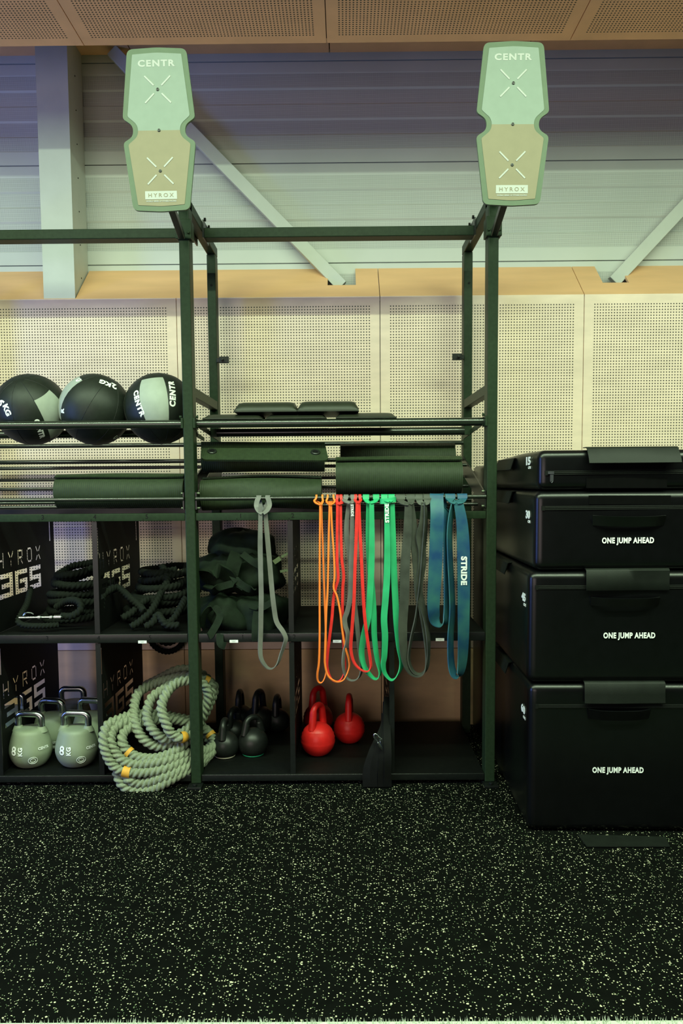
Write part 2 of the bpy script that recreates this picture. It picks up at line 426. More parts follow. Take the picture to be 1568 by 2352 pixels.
# white column and diagonal braces
co = empty('steel_column', (0.5*(colx0+colx1), YW, zt), 'white square steel column standing on the plywood ledge at the left', 'column')
mb = MB(); mb.box(colx0, colx1, YW+.004, YW+.012, zt+.004, ZR-.001); mb.box(colx0+.006, colx1-.004, YW+.012, YM-.002, zt+.02, ZR-.001)
mb.build('shaft', M['white_steel'], co)
for k in range(9):
    z = zt + .15 + k*.19
    mb = MB(); mb.tube([(colx1-.005, YW+.13, z), (colx1-.001, YW+.13, z)], .004, 8); mb.build('rivet', M['rig_low'], co)
def brace(pa, pb, hw, label):
    a, b = P(*pa, YM-.07), P(*pb, YM-.07); d = (b-a); L = d.length; d.normalize(); n = d.cross(V((0, 1, 0)))
    o = MB(); o.obox((a+b)/2, d*L/2, n*hw, V((0, .022, 0)))
    tag(o.build('diagonal_brace', M['white_steel'], bevel=.003), label, 'brace')
brace((785, 658), (258, 118), .036, 'long pale steel brace slanting down from the ceiling behind the left target to the ledge')
brace((1408, 648), (1760, 270), .037, 'short pale steel brace rising to the right edge of the picture from the ledge')

# ------------------------------------------------------------------ the rig
HW = .0235
XL, XR = -.725+HW, .725-HW
XLL = XL-(XR-XL)
rig = empty('storage_rig', (0, 0.35, 0), 'dark steel storage rig with posts, tube shelves and open bins along the panelled wall', 'storage rig')
zlipT = [P(200, 1181, 0).z, P(200, 1458, 0).z, .052]
zlipB = [P(200, 1198, 0).z, P(200, 1478, 0).z, .020]
for x in (XLL, XL, XR):
    mb = MB(); mb.box(x-HW, x+HW, 0, .083, .012, 2.74); mb.build('front_post', M['rig'], rig, bevel=.004)
    mb = MB(); mb.box(x-HW, x+HW, .71, .79, .012, 2.69); mb.build('rear_post', M['rig'], rig, bevel=.004)
    mb = MB(); mb.box(x-HW, x+HW, -.40, .79, 2.691, 2.742); mb.build('top_arm', M['rig'], rig, bevel=.004)
    mb = MB(); mb.box(x-HW+.002, x+HW-.002, .084, .709, 1.848, 1.894); mb.build('side_bar', M['rig'], rig, bevel=.003)
    mb = MB(); mb.box(x-HW-.01, x+HW+.01, -.05, .11, .0, .012)
    mb.tube([(x, -.03, .012), (x, -.03, .022)], .011, 6); mb.build('foot_plate', M['rig_low'], rig, bevel=.002)
    # gusset bracket and target strut
    mb = MB(); mb.box(x-HW-.012, x+HW+.012, -.012, -.001, 2.548, 2.635)
    mb.box(x-HW-.012, x-HW-.003, -.011, .06, 2.55, 2.632); mb.box(x+HW+.003, x+HW+.012, -.011, .06, 2.55, 2.632)
    for sx in (-1, 1): mb.tube([(x+sx*.024, -.012, 2.575), (x+sx*.024, -.02, 2.575)], .008, 6)
    mb.build('gusset_plate', M['rig'], rig, bevel=.003)
    mb = MB(); a = V((x-.003, -.03, 2.552)); b = V((x-.003, -.455, 2.672)); d = (b-a).normalized()
    mb.obox((a+b)/2, d*(b-a).length/2, V((.014, 0, 0)), d.cross(V((1, 0, 0)))*.014)
    mb.build('target_strut', M['rig_low'], rig, bevel=.002)
zcb = [P(780, 520, .36).z, P(780, 543, .36).z]
for a, b in ((XL, XR), (XLL, XL)):
    mb = MB(); mb.box(a+HW+.004, b-HW-.004, .36, .44, zcb[1], zcb[0]); mb.build('cross_beam', M['rig'], rig, bevel=.004)
    for x, s_ in ((a+HW, 1), (b-HW, -1)):
        mb = MB(); mb.box(min(x+s_*.001, x+s_*.008), max(x+s_*.001, x+s_*.008), .33, .47, 2.66, zcb[0]+.03)
        mb.tube([(x+s_*.008, .345, 2.75), (x+s_*.018, .345, 2.75)], .009, 6); mb.tube([(x+s_*.008, .455, 2.75), (x+s_*.018, .455, 2.75)], .009, 6)
        mb.build('beam_flange', M['rig_low'], rig)
# pegs on the rear posts
for pxy, s_ in (((515, 827), 1), ((1049, 820), -1)):
    c = P(*pxy, .69); x = XL+HW if s_ > 0 else XR-HW
    mb = MB(); mb.box(c.x-.026, c.x+.026, .682, .692, c.z-.018, c.z+.018)
    mb.box(min(x, c.x), max(x, c.x), .692, .72, c.z-.012, c.z+.012)
    mb.tube([(c.x-.01*s_, .68, c.z), (c.x-.01*s_, .66, c.z)], .008, 8)
    mb.build('peg_bracket', M['rig_low'], rig, bevel=.002)
for pxy in ((485, 655), (1077, 650)):
    c = P(*pxy, .71); mb = MB(); mb.tube([(c.x, .7105, c.z), (c.x, .708, c.z)], .007, 10); mb.build('bolt_hole', M['ink'], rig)
zA = P(780, 971.5, .0).z; YB1, YB2 = .045, .39
zB1 = P(780, 971, YB1).z; zB2 = P(780, 992, YB2).z
ZMR = P(800, 1143, .0).z
rods = [('mat_rod', .52, P(800, 1070, .52).z, .009), ('mat_rod', .62, P(800, 1097, .62).z, .009), ('mat_rod', .46, P(800, 1118, .46).z, .009),
        ('mat_rod', .17, P(800, 1160, .17).z, .009), ('mat_rod', .36, P(800, 1150, .36).z, .009), ('mat_rod', .70, P(800, 1056, .70).z, .012)]
for a, b in ((XL, XR), (XLL, XL)):
    xa, xb = a+HW, b-HW
    mb = MB(); mb.tube([(xa+.005, YB1, zB1), (xb-.005, YB1, zB1)], .0192, 20); mb.build('ball_rail', M['tube'], rig, smooth=True)
    mb = MB(); mb.tube([(xa+.045, YB2, zB2), (xb-.045, YB2, zB2)], .0205, 20); mb.build('ball_rail', M['tube'], rig, smooth=True)
    mb = MB(); z = P(780, 1019, .69).z; mb.tube([(xa+.005, .69, z), (xb-.005, .69, z)], .012, 14); mb.build('back_rail', M['tube'], rig, smooth=True)
    mb = MB(); mb.tube([(xa+.004, 0, ZMR), (xb-.004, 0, ZMR)], .0095, 14); mb.build('front_rod', M['tube'], rig, smooth=True)
    for nm, y, z, r in rods:
        mb = MB(); mb.tube([(xa+.012, y, z), (xb-.012, y, z)], r, 10); mb.build(nm, M['tube'], rig, smooth=True)
    for x, s_ in ((xa, 1), (xb, -1)):
        mb = MB(); mb.box(min(x, x+s_*.009), max(x, x+s_*.009), -.004, .075, zB1-.022, zB1+.024)
        pl = [(.03, zB1+.012), (.03, zB1-.016), (.60, zB2-.03), (.60, zB2-.012)]
        xo = x+s_*.012
        mb.prism(pl, lambda u, v, d: V((xo+s_*d, u, v)), .006)
        mb.box(min(x+s_*.012, x+s_*.046), max(x+s_*.012, x+s_*.046), YB2-.02, YB2+.02, zB2-.02, zB2+.02)
        mb.tube([(x+s_*.009, .02, zB1+.03), (x+s_*.02, .02, zB1+.03)], .007, 6)
        mb.build('rail_bracket', M['rig'], rig)
        mb = MB(); xo2 = x+s_*.003
        mb.prism([(-.002, ZMR-.05), (.05, ZMR-.05), (.75, 1.50), (.75, 1.56), (.66, 1.58), (.05, ZMR+.03), (-.002, ZMR+.03)], lambda u, v, d: V((xo2+s_*d, u, v)), .006)
        mb.build('basket_plate', M['rig_low'], rig)
        for z in (ZMR+.024, ZMR-.045):
            mb = MB(); mb.tube([(x+s_*.006, .02, z), (x+s_*.02, .02, z)], .0065, 6); mb.build('bolt', M['bolt'], rig)
# bin shelves: top lip, middle deck and base deck
TICK = P(668, 1190, 0).x - P(548, 1190, 0).x
for bay, (a, b) in enumerate(((XL, XR), (XLL, XL))):
    xa, xb = a+HW+.002, b-HW-.002
    for lv in range(3):
        mb = MB()
        mb.box(xa, xb, .006, .012, zlipB[lv], zlipT[lv])
        if lv == 0:
            mb.box(xa, xb, .012, .06, zlipT[0]-.004, zlipT[0]); rbm = MB(); rbm.box(xa, xb, .74, .78, zlipB[0], zlipT[0]); rbm.build('bin_back_beam', M['rig_low'], rig)
        else:
            mb.box(xa, xb, .012, .80, zlipT[lv]-.005, zlipT[lv]-.0005, 1)
        sh = mb.build(['bin_top_beam', 'bin_shelf', 'bin_base'][lv], [M['rig_low'], M['deck']] if lv else [M['rig'], M['deck']], rig, bevel=.0022, seg=3, smooth=True, sharp=85)
        if lv < 2:
            first = P(550, 1190, 0).x if bay == 0 else P(95, 1190, 0).x-2*TICK
            for k in range(5):
                x = first+k*TICK
                if x > xb-.03: continue
                mb = MB(); text_on(mb, str(k+1), .030, (x+.004, .006, (zlipT[lv]+zlipB[lv])/2+.003), (1, 0, 0), (0, 0, 1), th=.0008)
                mb.box(x-.0145, x-.0125, .005, .0058, zlipB[lv]+.001, zlipB[lv]+.011); mb.build('number_marking', M['ink'], sh)
        if lv == 1:
            for px, py in (((537, 1473), (774, 1473), (1010, 1469)) if bay == 0 else ((327, 1474.5),)):
                c = P(px, py, .005); mb = MB(); mb.box(c.x-.020, c.x+.020, .0035, .0058, c.z-.0065, c.z+.0065)
                q = mb.build('price_label', M['white'], sh); q['label'] = 'small white printed label'
                mb = MB(); mb.box(c.x-.012, c.x+.010, .0028, .0034, c.z+.0015, c.z+.0028); mb.box(c.x-.007, c.x+.006, .0028, .0034, c.z-.002, c.z-.001)
                mb.build('label_print', M['lblprint'], sh)

# dividers with stencilled lettering
def seg(a, b, w):
    (x0, y0), (x1, y1) = a, b; d = V((x1-x0, y1-y0)); n = V((-d.y, d.x)).normalized()*w/2
    return [(x0+n.x, y0+n.y), (x1+n.x, y1+n.y), (x1-n.x, y1-n.y), (x0-n.x, y0-n.y)]
def stencil(wd):
    w_ = .13; L = {
     'H': [seg((.1, 0), (.1, 1), w_), seg((.8, 0), (.8, 1), w_), seg((.2, .5), (.7, .5), w_)],
     'Y': [seg((.08, 1), (.35, .60), w_), seg((.82, 1), (.55, .60), w_), seg((.45, .45), (.45, 0), w_)],
     'R': [seg((.1, 0), (.1, 1), w_), seg((.2, .935), (.65, .935), w_), seg((.74, .98), (.74, .52), w_), seg((.2, .46), (.8, .46), w_), seg((.52, .31), (.78, 0), w_)],
     'O': [seg((.1, .12), (.1, .88), w_), seg((.8, .12), (.8, .88), w_), seg((.18, .935), (.72, .935), w_), seg((.18, .065), (.72, .065), w_)],
     'X': [seg((.08, 1), (.35, .61), w_), seg((.82, 1), (.55, .61), w_), seg((.08, 0), (.35, .39), w_), seg((.82, 0), (.55, .39), w_)],
     '3': [[(0, 1), (1, 1), (1, 0), (0, 0), (0, .2), (.74, .2), (.74, .4), (.15, .4), (.15, .6), (.74, .6), (.74, .8), (0, .8)]],
     '6': [[(0, 1), (1, 1), (1, .8), (.26, .8), (.26, .2), (.74, .2), (.74, .42), (.36, .42), (.36, .6), (1, .6), (1, 0), (0, 0)]],
     '5': [[(0, 1), (1, 1), (1, .8), (.26, .8), (.26, .6), (1, .6), (1, 0), (0, 0), (0, .2), (.74, .2), (.74, .4), (0, .4)]]}
    return L[wd]
def divider(x, z0, z1, zh, z3, full=True):
    y0, y1 = .018, .78
    polys = [[(y0, z0), (y1, z0), (y1, z1), (y0, z1)]]
    for k, ch in enumerate('HYROX'):
        for pl in stencil(ch): polys.append([(.07+k*.112+u*.075, zh-.037+v*.075) for u, v in pl])
    for k, ch in enumerate('365'):
        for pl in stencil(ch): polys.append([(.08+k*.175+u*.15, z3-.06+v*.12) for u, v in pl])
    polys.append([(.05, z1-.16), (.062, z1-.16), (.062, z1-.03), (.05, z1-.03)])
    polys.append([(.715, z1-.14), (.73, z1-.14), (.73, z1-.02), (.715, z1-.02)])
    cu = bpy.data.curves.new('d', 'CURVE'); cu.dimensions = '2D'; cu.fill_mode = 'BOTH'; cu.extrude = .001
    for pl in polys:
        sp = cu.splines.new('POLY'); sp.points.add(len(pl)-1); sp.use_cyclic_u = True
        for q, (u, v) in zip(sp.points, pl): q.co = (u, v, 0, 1)
    o = bpy.data.objects.new('d', cu); C.objects.link(o); bpy.context.view_layer.update()
    me = bpy.data.meshes.new_from_object(o.evaluated_get(bpy.context.evaluated_depsgraph_get()))
    C.objects.unlink(o); bpy.data.objects.remove(o)
    mb = MB(); mb.add([(x+v.co.z, v.co.x, v.co.y) for v in me.vertices], [tuple(p.vertices) for p in me.polygons])
    mb.mi = [1]*len(mb.mi); mb.box(x-.012, x+.012, .013, .0175, z0, z1)
    return mb.build('divider', [M['rig_low'], M['deck']], rig)
x4L = P(219, 1300, .013).x; x2L = x4L-2*TICK
x2R = P(667, 1300, .013).x; x4R = P(900, 1700, .013).x
for x in (x2L, x4L, x2R, x4R):
    divider(x, zlipT[1]+.001, zlipB[0]-.003, zlipT[1]+.34, zlipT[1]+.215)
    divider(x, zlipT[2]+.001, zlipB[1]-.003, .445, .32)

# ------------------------------------------------------------------ targets
def fillet(pts, seg_=7):
    out = []; n = len(pts)
    for i, (x, y, r) in enumerate(pts):
        p = V((x, y)); a = V(pts[i-1][:2]); b = V(pts[(i+1) % n][:2])
        da, db = (a-p).normalized(), (b-p).normalized()
        ang = da.angle(db); t = min(r/math.tan(ang/2), (a-p).length*.48, (b-p).length*.48)
        q0, q1 = p+da*t, p+db*t
        for k in range(seg_+1):
            s_ = k/seg_; q = (1-s_)**2*q0+2*s_*(1-s_)*p+s_*s_*q1; out.append((q.x, q.y))
    return out
def target_outline(g):
    half = [(.114-g, .302-g, .026), (.140-g, .046+g*.4, .020), (.101-g, .020, .045), (.101-g, -.020, .045), (.140-g, -.044-g*.4, .020), (.110-g, -.299+g, .026)]
    top = [(0, .308-g, .3)]
    if g: half = [(x, y, r if abs(y) < .03 else (.012 if abs(y) < .1 else .004)) for x, y, r in half]
    pts = top+half+[(0, -.305+g, .3)]+[(-x, y, r) for x, y, r in half[::-1]]
    return fillet(pts)
def target(pxc, label, roll):
    c = P(*pxc, -.475)
    t = empty('wall_ball_target', c, label, 'target', 'wall ball targets on the rig')
    ca, sa = cos(roll), sin(roll)
    def fr(u, v, d): return c+V((u*ca+v*sa, -d, -u*sa+v*ca))
    mb = MB(); o = target_outline(0); mb.prism(o, lambda u, v, d: fr(u, v, d), .012)
    bd = mb.build('board', M['t_border'], t)
    o = target_outline(.0195)
    def cut(sg):
        r = []
        for i, (u, v) in enumerate(o):
            u2, v2 = o[(i+1) % len(o)]
            if v*sg >= 0: r.append((u, v))
            if (v*sg > 0) != (v2*sg > 0) and abs(v2-v) > 1e-9:
                k = -v/(v2-v)
                if 0 <= k <= 1: r.append((u+(u2-u)*k, 0))
        return r
    up, lo = cut(1), cut(-1)
    def clean(pl):
        r = []
        for q in pl:
            if not r or (V(q)-V(r[-1])).length > 1e-5: r.append(q)
        return r
    mb = MB(); mb.prism(clean(up), lambda u, v, d: fr(u, v, .0122+d), .0012); mb.build('upper_face', M['t_up'], t)['label'] = 'pale mint upper half'
    mb = MB(); mb.prism(clean(lo), lambda u, v, d: fr(u, v, .0122+d), .0012); mb.build('lower_face', M['t_low'], t)['label'] = 'tan lower half'
    rt, upv = V((ca, 0, -sa)), V((sa, 0, ca))
    mb = MB(); text_on(mb, 'CENTR', .036, fr(-.002, .249, .0134), rt, upv, bold=.0014, space=1.2, fit=(.143, .0255), th=.0005, lift=.0003); mb.build('printed_word', M['t_white'], t)
    for yc in (.152, -.152):
        for sx in (-1, 1):
            for sy in (-1, 1):
                mb = MB(); a = fr(sx*.015, yc+sy*.015, .0142); b = fr(sx*.050, yc+sy*.050, .0142); d = (b-a).normalized()
                mb.obox((a+b)/2, d*(b-a).length/2, d.cross(V((0, 1, 0)))*.0028, V((0, .0005, 0))); mb.build('printed_stroke', M['t_white'], t)
    mb = MB(); mb.prism([(-.062, -.259), (.062, -.259), (.062, -.228), (-.062, -.228)], lambda u, v, d: fr(u, v, .0136+d), .0007); mb.build('printed_panel', M['t_white'], t); mb = MB()
    text_on(mb, 'WORLD SERIES OF FITNESS RACING', .0075, fr(0, -.266, .0136), rt, upv, bold=.0003, space=1.0, fit=(.118, .0058), th=.0004)
    mb.build('printed_caption', M['t_white'], t)
    mb = MB(); text_on(mb, 'HYROX', .0225, fr(0, -.2435, .0143), rt, upv, space=1.5, fit=(.098, .0145), th=.0005); mb.build('printed_lettering', M['t_low'], t)
    for yc in (.152, 0, -.152):
        mb = MB(); mb.lathe([(.0062, 0), (.0062, .0012), (.004, .0016), (.002, .001)], fr(0, yc, .0136), 16, Matrix(((1, 0, 0), (0, 0, -1), (0, 1, 0))))
        mb.build('screw', M['rig_low'], t)
    mb = MB(); q = fr(0, -.12, 0); mb.box(q.x-.04, q.x+.04, c.y+.001, c.y+.006, 2.60, 2.78); mb.box(q.x-.02, q.x+.02, c.y+.006, -.401, 2.70, 2.735)
    mb.build('mounting_plate', M['rig_low'], t)
    return t
target((367, 303), 'pale green hourglass target board at the left, in front of the long brace', -.008)
target((1175.5, 289), 'pale green hourglass target board on the rig at the right, above the stacked jump boxes', .006)

# ------------------------------------------------------------------ medicine balls
def ball(pxc, r, label, q, texts, Y=.215):
    c = P(*pxc, Y)
    t = empty('medicine_ball', c, label, 'medicine ball', 'medicine balls on the tube shelf')
    rot = q
    mb = MB(); nu, nv = 64, 32
    vs = []; fsn = []; fl_ = []
    for j in range(nv+1):
        la = -pi/2+pi*j/nv
        for i in range(nu):
            lo = 2*pi*i/nu; vs.append(c+rot @ V((cos(la)*cos(lo), cos(la)*sin(lo), sin(la)))*r)
    for j in range(nv):
        for i in range(nu):
            k = (i+1) % nu
            mb_i = 1 if (9 <= j < nv-9 and 28 <= i < 36) else 0
            fsn.append((j*nu+i, j*nu+k, (j+1)*nu+k, (j+1)*nu+i)); fl_.append(mb_i)
    o = len(mb.v); mb.v += [tuple(v) for v in vs]; mb.f += fsn; mb.mi += fl_
    b = mb.build('shell', [M['ball'], M['ballpanel']], t, smooth=True, sharp=80)
    mb = MB()
    for i in range(8):
        lo = 2*pi*(i*8+4)/nu
        mb.tube([c+rot @ V((cos(a)*cos(lo), cos(a)*sin(lo), sin(a)))*(r+.0001) for a in [(-80+k*10)*pi/180 for k in range(17)]], .0013, 6)
    mb.build('seam', M['seamline'], t)
    mb = MB()
    for body, px, py, ang, size, sp in texts:
        d = ray(px, py); oc = CAM-c; A = d.dot(d); B = 2*oc.dot(d); D = B*B-4*A*(oc.dot(oc)-r*r)
        if D < 0: continue
        h = (CAM+d*((-B-math.sqrt(D))/(2*A))-c).normalized()
        up0 = (V((0, 0, 1))-h*h.z).normalized(); rt0 = up0.cross(h)
        rt = cos(ang)*rt0+sin(ang)*up0; up = -sin(ang)*rt0+cos(ang)*up0
        vs, fs_ = text_mesh(body, size, .0022, sp, 0)
        bm = bmesh.new(); bv = [bm.verts.new(v) for v in vs]
        for f in fs_:
            try: bm.faces.new([bv[i] for i in f])
            except ValueError: pass
        for _ in range(2):
            lg = [e for e in bm.edges if e.calc_length() > size*.18]
            if lg: bmesh.ops.subdivide_edges(bm, edges=lg, cuts=1, use_grid_fill=False)
        bmesh.ops.triangulate(bm, faces=bm.faces)
        bm.verts.index_update()
        out = []
        for v in bm.verts:
            x, y = v.co.x/r, v.co.y/r
            L = math.hypot(x, y) or 1e-9
            p = h*cos(L)+(rt*x+up*y)/L*sin(L)
            out.append(c+p*(r*1.004))
        mb.add(out, [tuple(v.index for v in f.verts) for f in bm.faces]); bm.free()
    if mb.v: mb.build('printed_lettering', M['white'], t)
    return t
def ballrot(panel_px, pole_ang, pxc, r, extra=0, Y=.215):
    """orient so the pale panel's middle shows at panel_px, pole axis rolled by pole_ang"""
    c = P(*pxc, Y); d = ray(*panel_px); oc = CAM-c; A = d.dot(d); B = 2*oc.dot(d); D = max(0, B*B-4*A*(oc.dot(oc)-r*r))
    h = (CAM+d*((-B-math.sqrt(D))/(2*A))-c).normalized()
    up0 = (V((0, 0, 1))-h*h.z).normalized(); rt0 = up0.cross(h)
    z = -sin(pole_ang)*rt0+cos(pole_ang)*up0; x = Matrix.Rotation(extra, 3, z) @ -h; y = z.cross(x)
    return Matrix((x, y, z)).transposed()
rb_ = .172
for pxc, pan, pa, label, tx in (
    ((73, 941), (131, 957), R_(36), 'black medicine ball with its pale panel at its right, leftmost on the tube shelf',
        [('6', 2, 925, R_(-70), .055, 1), ('KG', 15, 942, R_(-70), .040, 1), ('CENTR', 91, 987, R_(-68), .032, 1.15)]),
    ((219, 941), (146, 911), R_(-28), 'black medicine ball turned upside down, between two others on the tube shelf',
        [('2', 262, 886, R_(150), .052, 1), ('KG', 242, 879, R_(150), .040, 1), ('C', 180, 873, R_(60), .034, 1), ('R', 144, 944, R_(80), .034, 1), ('C', 265, 1005, R_(60), .034, 1)]),
    ((367, 939), (352, 912), R_(8), 'black medicine ball with a broad pale upright panel, beside the rig post',
        [('CENTR', 316, 925, R_(-70), .036, 1.2), ('CENTR', 397, 902, R_(83), .038, 1.2)])):
    ball(pxc, rb_, label, ballrot(pan, pa, pxc, rb_, R_(-17) if pxc[0] == 219 else 0), tx)

# ------------------------------------------------------------------ mats and pads
def mat_roll(x0, x1, Y, z, Rr, label, turns=4.5, start=2.2, group='rolled exercise mats on the rod shelf', wob=.004):
    t = empty('exercise_mat', ((x0+x1)/2, Y, z-Rr), label, 'exercise mat', group)
    th = .010; n = 150; sp = []
    for i in range(n+1):
        s_ = i/n; a = start-2*pi*turns*s_; rr = Rr-(Rr-.022)*s_
        sp.append((a, rr))
    mb = MB(); nx = 14; vs = []
    for k in range(nx+1):
        x = x0+(x1-x0)*k/nx
        for a, rr in sp:
            q = rr+wob*sin(3*a+x*9)*.5*(rr/Rr); vs.append((x, Y+q*cos(a), z+q*sin(a)))
        for a, rr in sp[::-1]:
            q = rr-th*.8+wob*sin(3*a+x*9)*.5*(rr/Rr); vs.append((x, Y+q*cos(a), z+q*sin(a)))
    L = 2*(n+1); fs_ = []
    for k in range(nx):
        for i in range(L): j = (i+1) % L; fs_.append((k*L+i, k*L+j, (k+1)*L+j, (k+1)*L+i))
    for k in (0, nx):
        for i in range(n): fs_.append((k*L+i, k*L+i+1, k*L+L-2-i, k*L+L-1-i))
    mb.add(vs, fs_); mb.build('rolled_foam', M['mat_rib'], t, smooth=True, sharp=50)
    return t
def rib_mat():
    mt = mat('ribbed mat foam', (0.021, 0.034, 0.014), 0.62, spec=0.3, var=0.15, vscale=50)
    nt = mt.node_tree; b = nt.nodes['Principled BSDF']
    tc = nt.nodes.new('ShaderNodeTexCoord'); wv = nt.nodes.new('ShaderNodeTexWave'); wv.bands_direction = 'X'
    wv.inputs['Scale'].default_value = 32; wv.inputs['Distortion'].default_value = 0.3
    nt.links.new(tc.outputs['Object'], wv.inputs['Vector'])
    bp = nt.nodes.new('ShaderNodeBump'); bp.inputs['Strength'].default_value = 0.35; bp.inputs['Distance'].default_value = 0.003
    nt.links.new(wv.outputs['Fac'], bp.inputs['Height']); nt.links.new(bp.outputs[0], b.inputs['Normal'])
    return mt
M['mat_rib'] = rib_mat()
def xr(px, py, Y): return P(px, py, Y).x
Ym = .125
za = P(280, 1087, Ym).z; Rr = .088
mat_roll(xr(130, 1115, .1), XL-HW-.02, Ym, za-Rr, Rr, 'dark ribbed exercise mat rolled up alone on the rods left of the rig post')
za = P(600, 1093, Ym).z; Rr = .083
mat_roll(XL+HW+.012, xr(738, 1115, .1), Ym, za-Rr, Rr, 'dark rolled mat at the front with a loose slanting edge, right of the rig post', start=1.6, wob=.012)
za = P(915, 1047, Ym).z; Rr = .098
mat_roll(xr(771, 1085, .1), xr(1059, 1085, .1), Ym, za-Rr, Rr, 'thick dark rolled mat above the green and blue bands, largest on the rods')
Yk = .50
za = P(915, 1018, Yk).z; Rr = .078
mat_roll(xr(781, 1032, Yk-.05), xr(1046, 1032, Yk-.05), Yk, za-Rr, Rr, 'dark rolled mat lying behind the thickest roll, mostly hidden')
Yk = .21; za = P(600, 1022, Yk-.03).z; Rr = .068
gm = mat_roll(xr(466, 1060, Yk), xr(745, 1060, Yk), Yk, za-Rr, Rr, 'green rolled mat whose free end with two eyelets faces the room', start=1.7)
p0 = P(462, 1021, .165); p1 = P(746, 1021, .165); p2 = P(746, 1060, .045); p3 = P(462, 1060, .045)
u = p1-p0; v = p3-p0; n = u.cross(v).normalized()
Lu, Lv = u.length, v.length
ol = fillet([(0, -.01, .002), (Lu, -.01, .002), (Lu, Lv, .035), (0, Lv, .035)])
mb = MB()
mb.prism(ol, lambda a, b, d: p0+u.normalized()*a+v.normalized()*b+n*d*(-1)+V((0, .003*sin(a*12), .004*sin(a*7))), .010)
fb = mb.build('free_end', M['mat_rib'], gm)
for px in (487, 720):
    fu_ = .0+(px-462)/(746-462)*Lu; c = p0+u.normalized()*fu_+v.normalized()*Lv*.55-n*.0112+V((0, .003*sin(fu_*12), .004*sin(fu_*7))); mb = MB(); Mq = Matrix((u.normalized(), v.normalized(), -n)).transposed()
    if (Mq @ V((0, 0, 1))).y > 0: Mq = Matrix((u.normalized(), -v.normalized(), n)).transposed()
    mb.lathe([(.0225, -.008), (.0225, .004), (.019, .006), (.012, .005), (.011, .0)], c, 24, Mq, sy=.9)
    g = mb.build('eyelet', M['grommet'], gm, smooth=True)
    mb = MB(); mb.lathe([(.0105, -.002), (.0105, .0045)], c, 16, Mq, sy=.9); mb.build('eyelet_hole', M['ink'], g)

def pad(x0, x1, Y0, Y1, z0, hfront, hmid, label, sh=.03):
    nx, ny = 16, 14; mb = MB(); vs = []
    def se(s_): return (1-abs(2*s_-1)**12)**.5 if 0 <= s_ <= 1 else 0
    for j in range(ny+1):
        for i in range(nx+1):
            a, b = i/nx, j/ny
            e = max(0, se(a))*1.0
            prof = hfront+(hmid-hfront)*sin(pi*b)
            rim = min(1, 6*min(b, 1-b)+.45)
            vs.append((x0+(x1-x0)*a+sh*(.5-abs(a-.5))*0, Y0+(Y1-Y0)*b, z0+prof*rim*(.35+.65*e)))
    for j in range(ny+1):
        for i in range(nx+1):
            a, b = i/nx, j/ny; vs.append((x0+(x1-x0)*a, Y0+(Y1-Y0)*b, z0))
    W_ = nx+1; N = W_*(ny+1); fs_ = []
    for j in range(ny):
        for i in range(nx):
            q = j*W_+i; fs_.append((q, q+1, q+W_+1, q+W_)); fs_.append((N+q, N+q+W_, N+q+W_+1, N+q+1))
    for i in range(nx): fs_ += [(i, N+i, N+i+1, i+1), (ny*W_+i, ny*W_+i+1, N+ny*W_+i+1, N+ny*W_+i)]
    for j in range(ny): fs_ += [(j*W_, (j+1)*W_, N+(j+1)*W_, N+j*W_), (j*W_+nx, N+j*W_+nx, N+(j+1)*W_+nx, (j+1)*W_+nx)]
    mb.add(vs, fs_)
    return tag(mb.build('sit_up_pad', M['pad'], smooth=True, sharp=60, bevel=0), label, 'exercise pad', 'foam pads on the top tube shelf')
zr = zB1+.0197; Yp = .06
pad(xr(466, 955, Yp), xr(603, 955, Yp), .03, .42, zr, .014, .036, 'dark foam pad flat on the tubes, next to the left rig post')
pad(xr(611, 955, Yp), xr(749, 955, Yp), .03, .42, zr, .013, .034, 'dark foam pad flat on the tubes, middle of the lower three')
pad(xr(771, 955, Yp), xr(910, 955, Yp), .03, .42, zr, .015, .038, 'dark foam pad flat on the tubes, farthest right of the lower three')
zu = zr+.034
pad(xr(540, 940, .1), xr(683, 940, .1), .05, .40, zu, .040, .058, 'dark foam pad lying across the gap on two others, left one of the upper pair')
pad(xr(684, 940, .1), xr(823, 940, .1), .045, .40, zu, .042, .060, 'dark foam pad lying across the gap on two others, right one of the upper pair')

# ------------------------------------------------------------------ resistance bands
def ribbon(mb, pts, w_, th, sub=5, wv=None):
    """pts: (X,Y,Z,phi) ; phi turns the width about Z (0 = facing the room)"""
    sp = spline(pts, sub); n = len(sp); vs = []
    for i, q in enumerate(sp):
        p = V(q[:3]); a = V(sp[max(0, i-1)][:3]); b = V(sp[min(n-1, i+1)][:3]); t = (b-a).normalized()
        wd = V(wv) if wv else V((cos(q[3]), sin(q[3]), 0))
        wd = (wd-t*wd.dot(t)).normalized(); nn = t.cross(wd)
        for sa, sb in ((-1, -1), (1, -1), (1, 1), (-1, 1)): vs.append(p+wd*(w_/2*sa*(q[4] if len(q) > 4 else 1))+nn*(th/2*sb))
    fs_ = [(0, 1, 2, 3), tuple((n-1)*4+k for k in (3, 2, 1, 0))]
    for i in range(n-1):
        for k in range(4): l = (k+1) % 4; fs_.append((i*4+k, i*4+l, (i+1)*4+l, (i+1)*4+k))
    mb.add(vs, fs_)
def z8(x, y): return (680+x/3.409, 1110+y/3.409)
def z7(x, y): return (420+x/5.346, 1120+y/5.346)
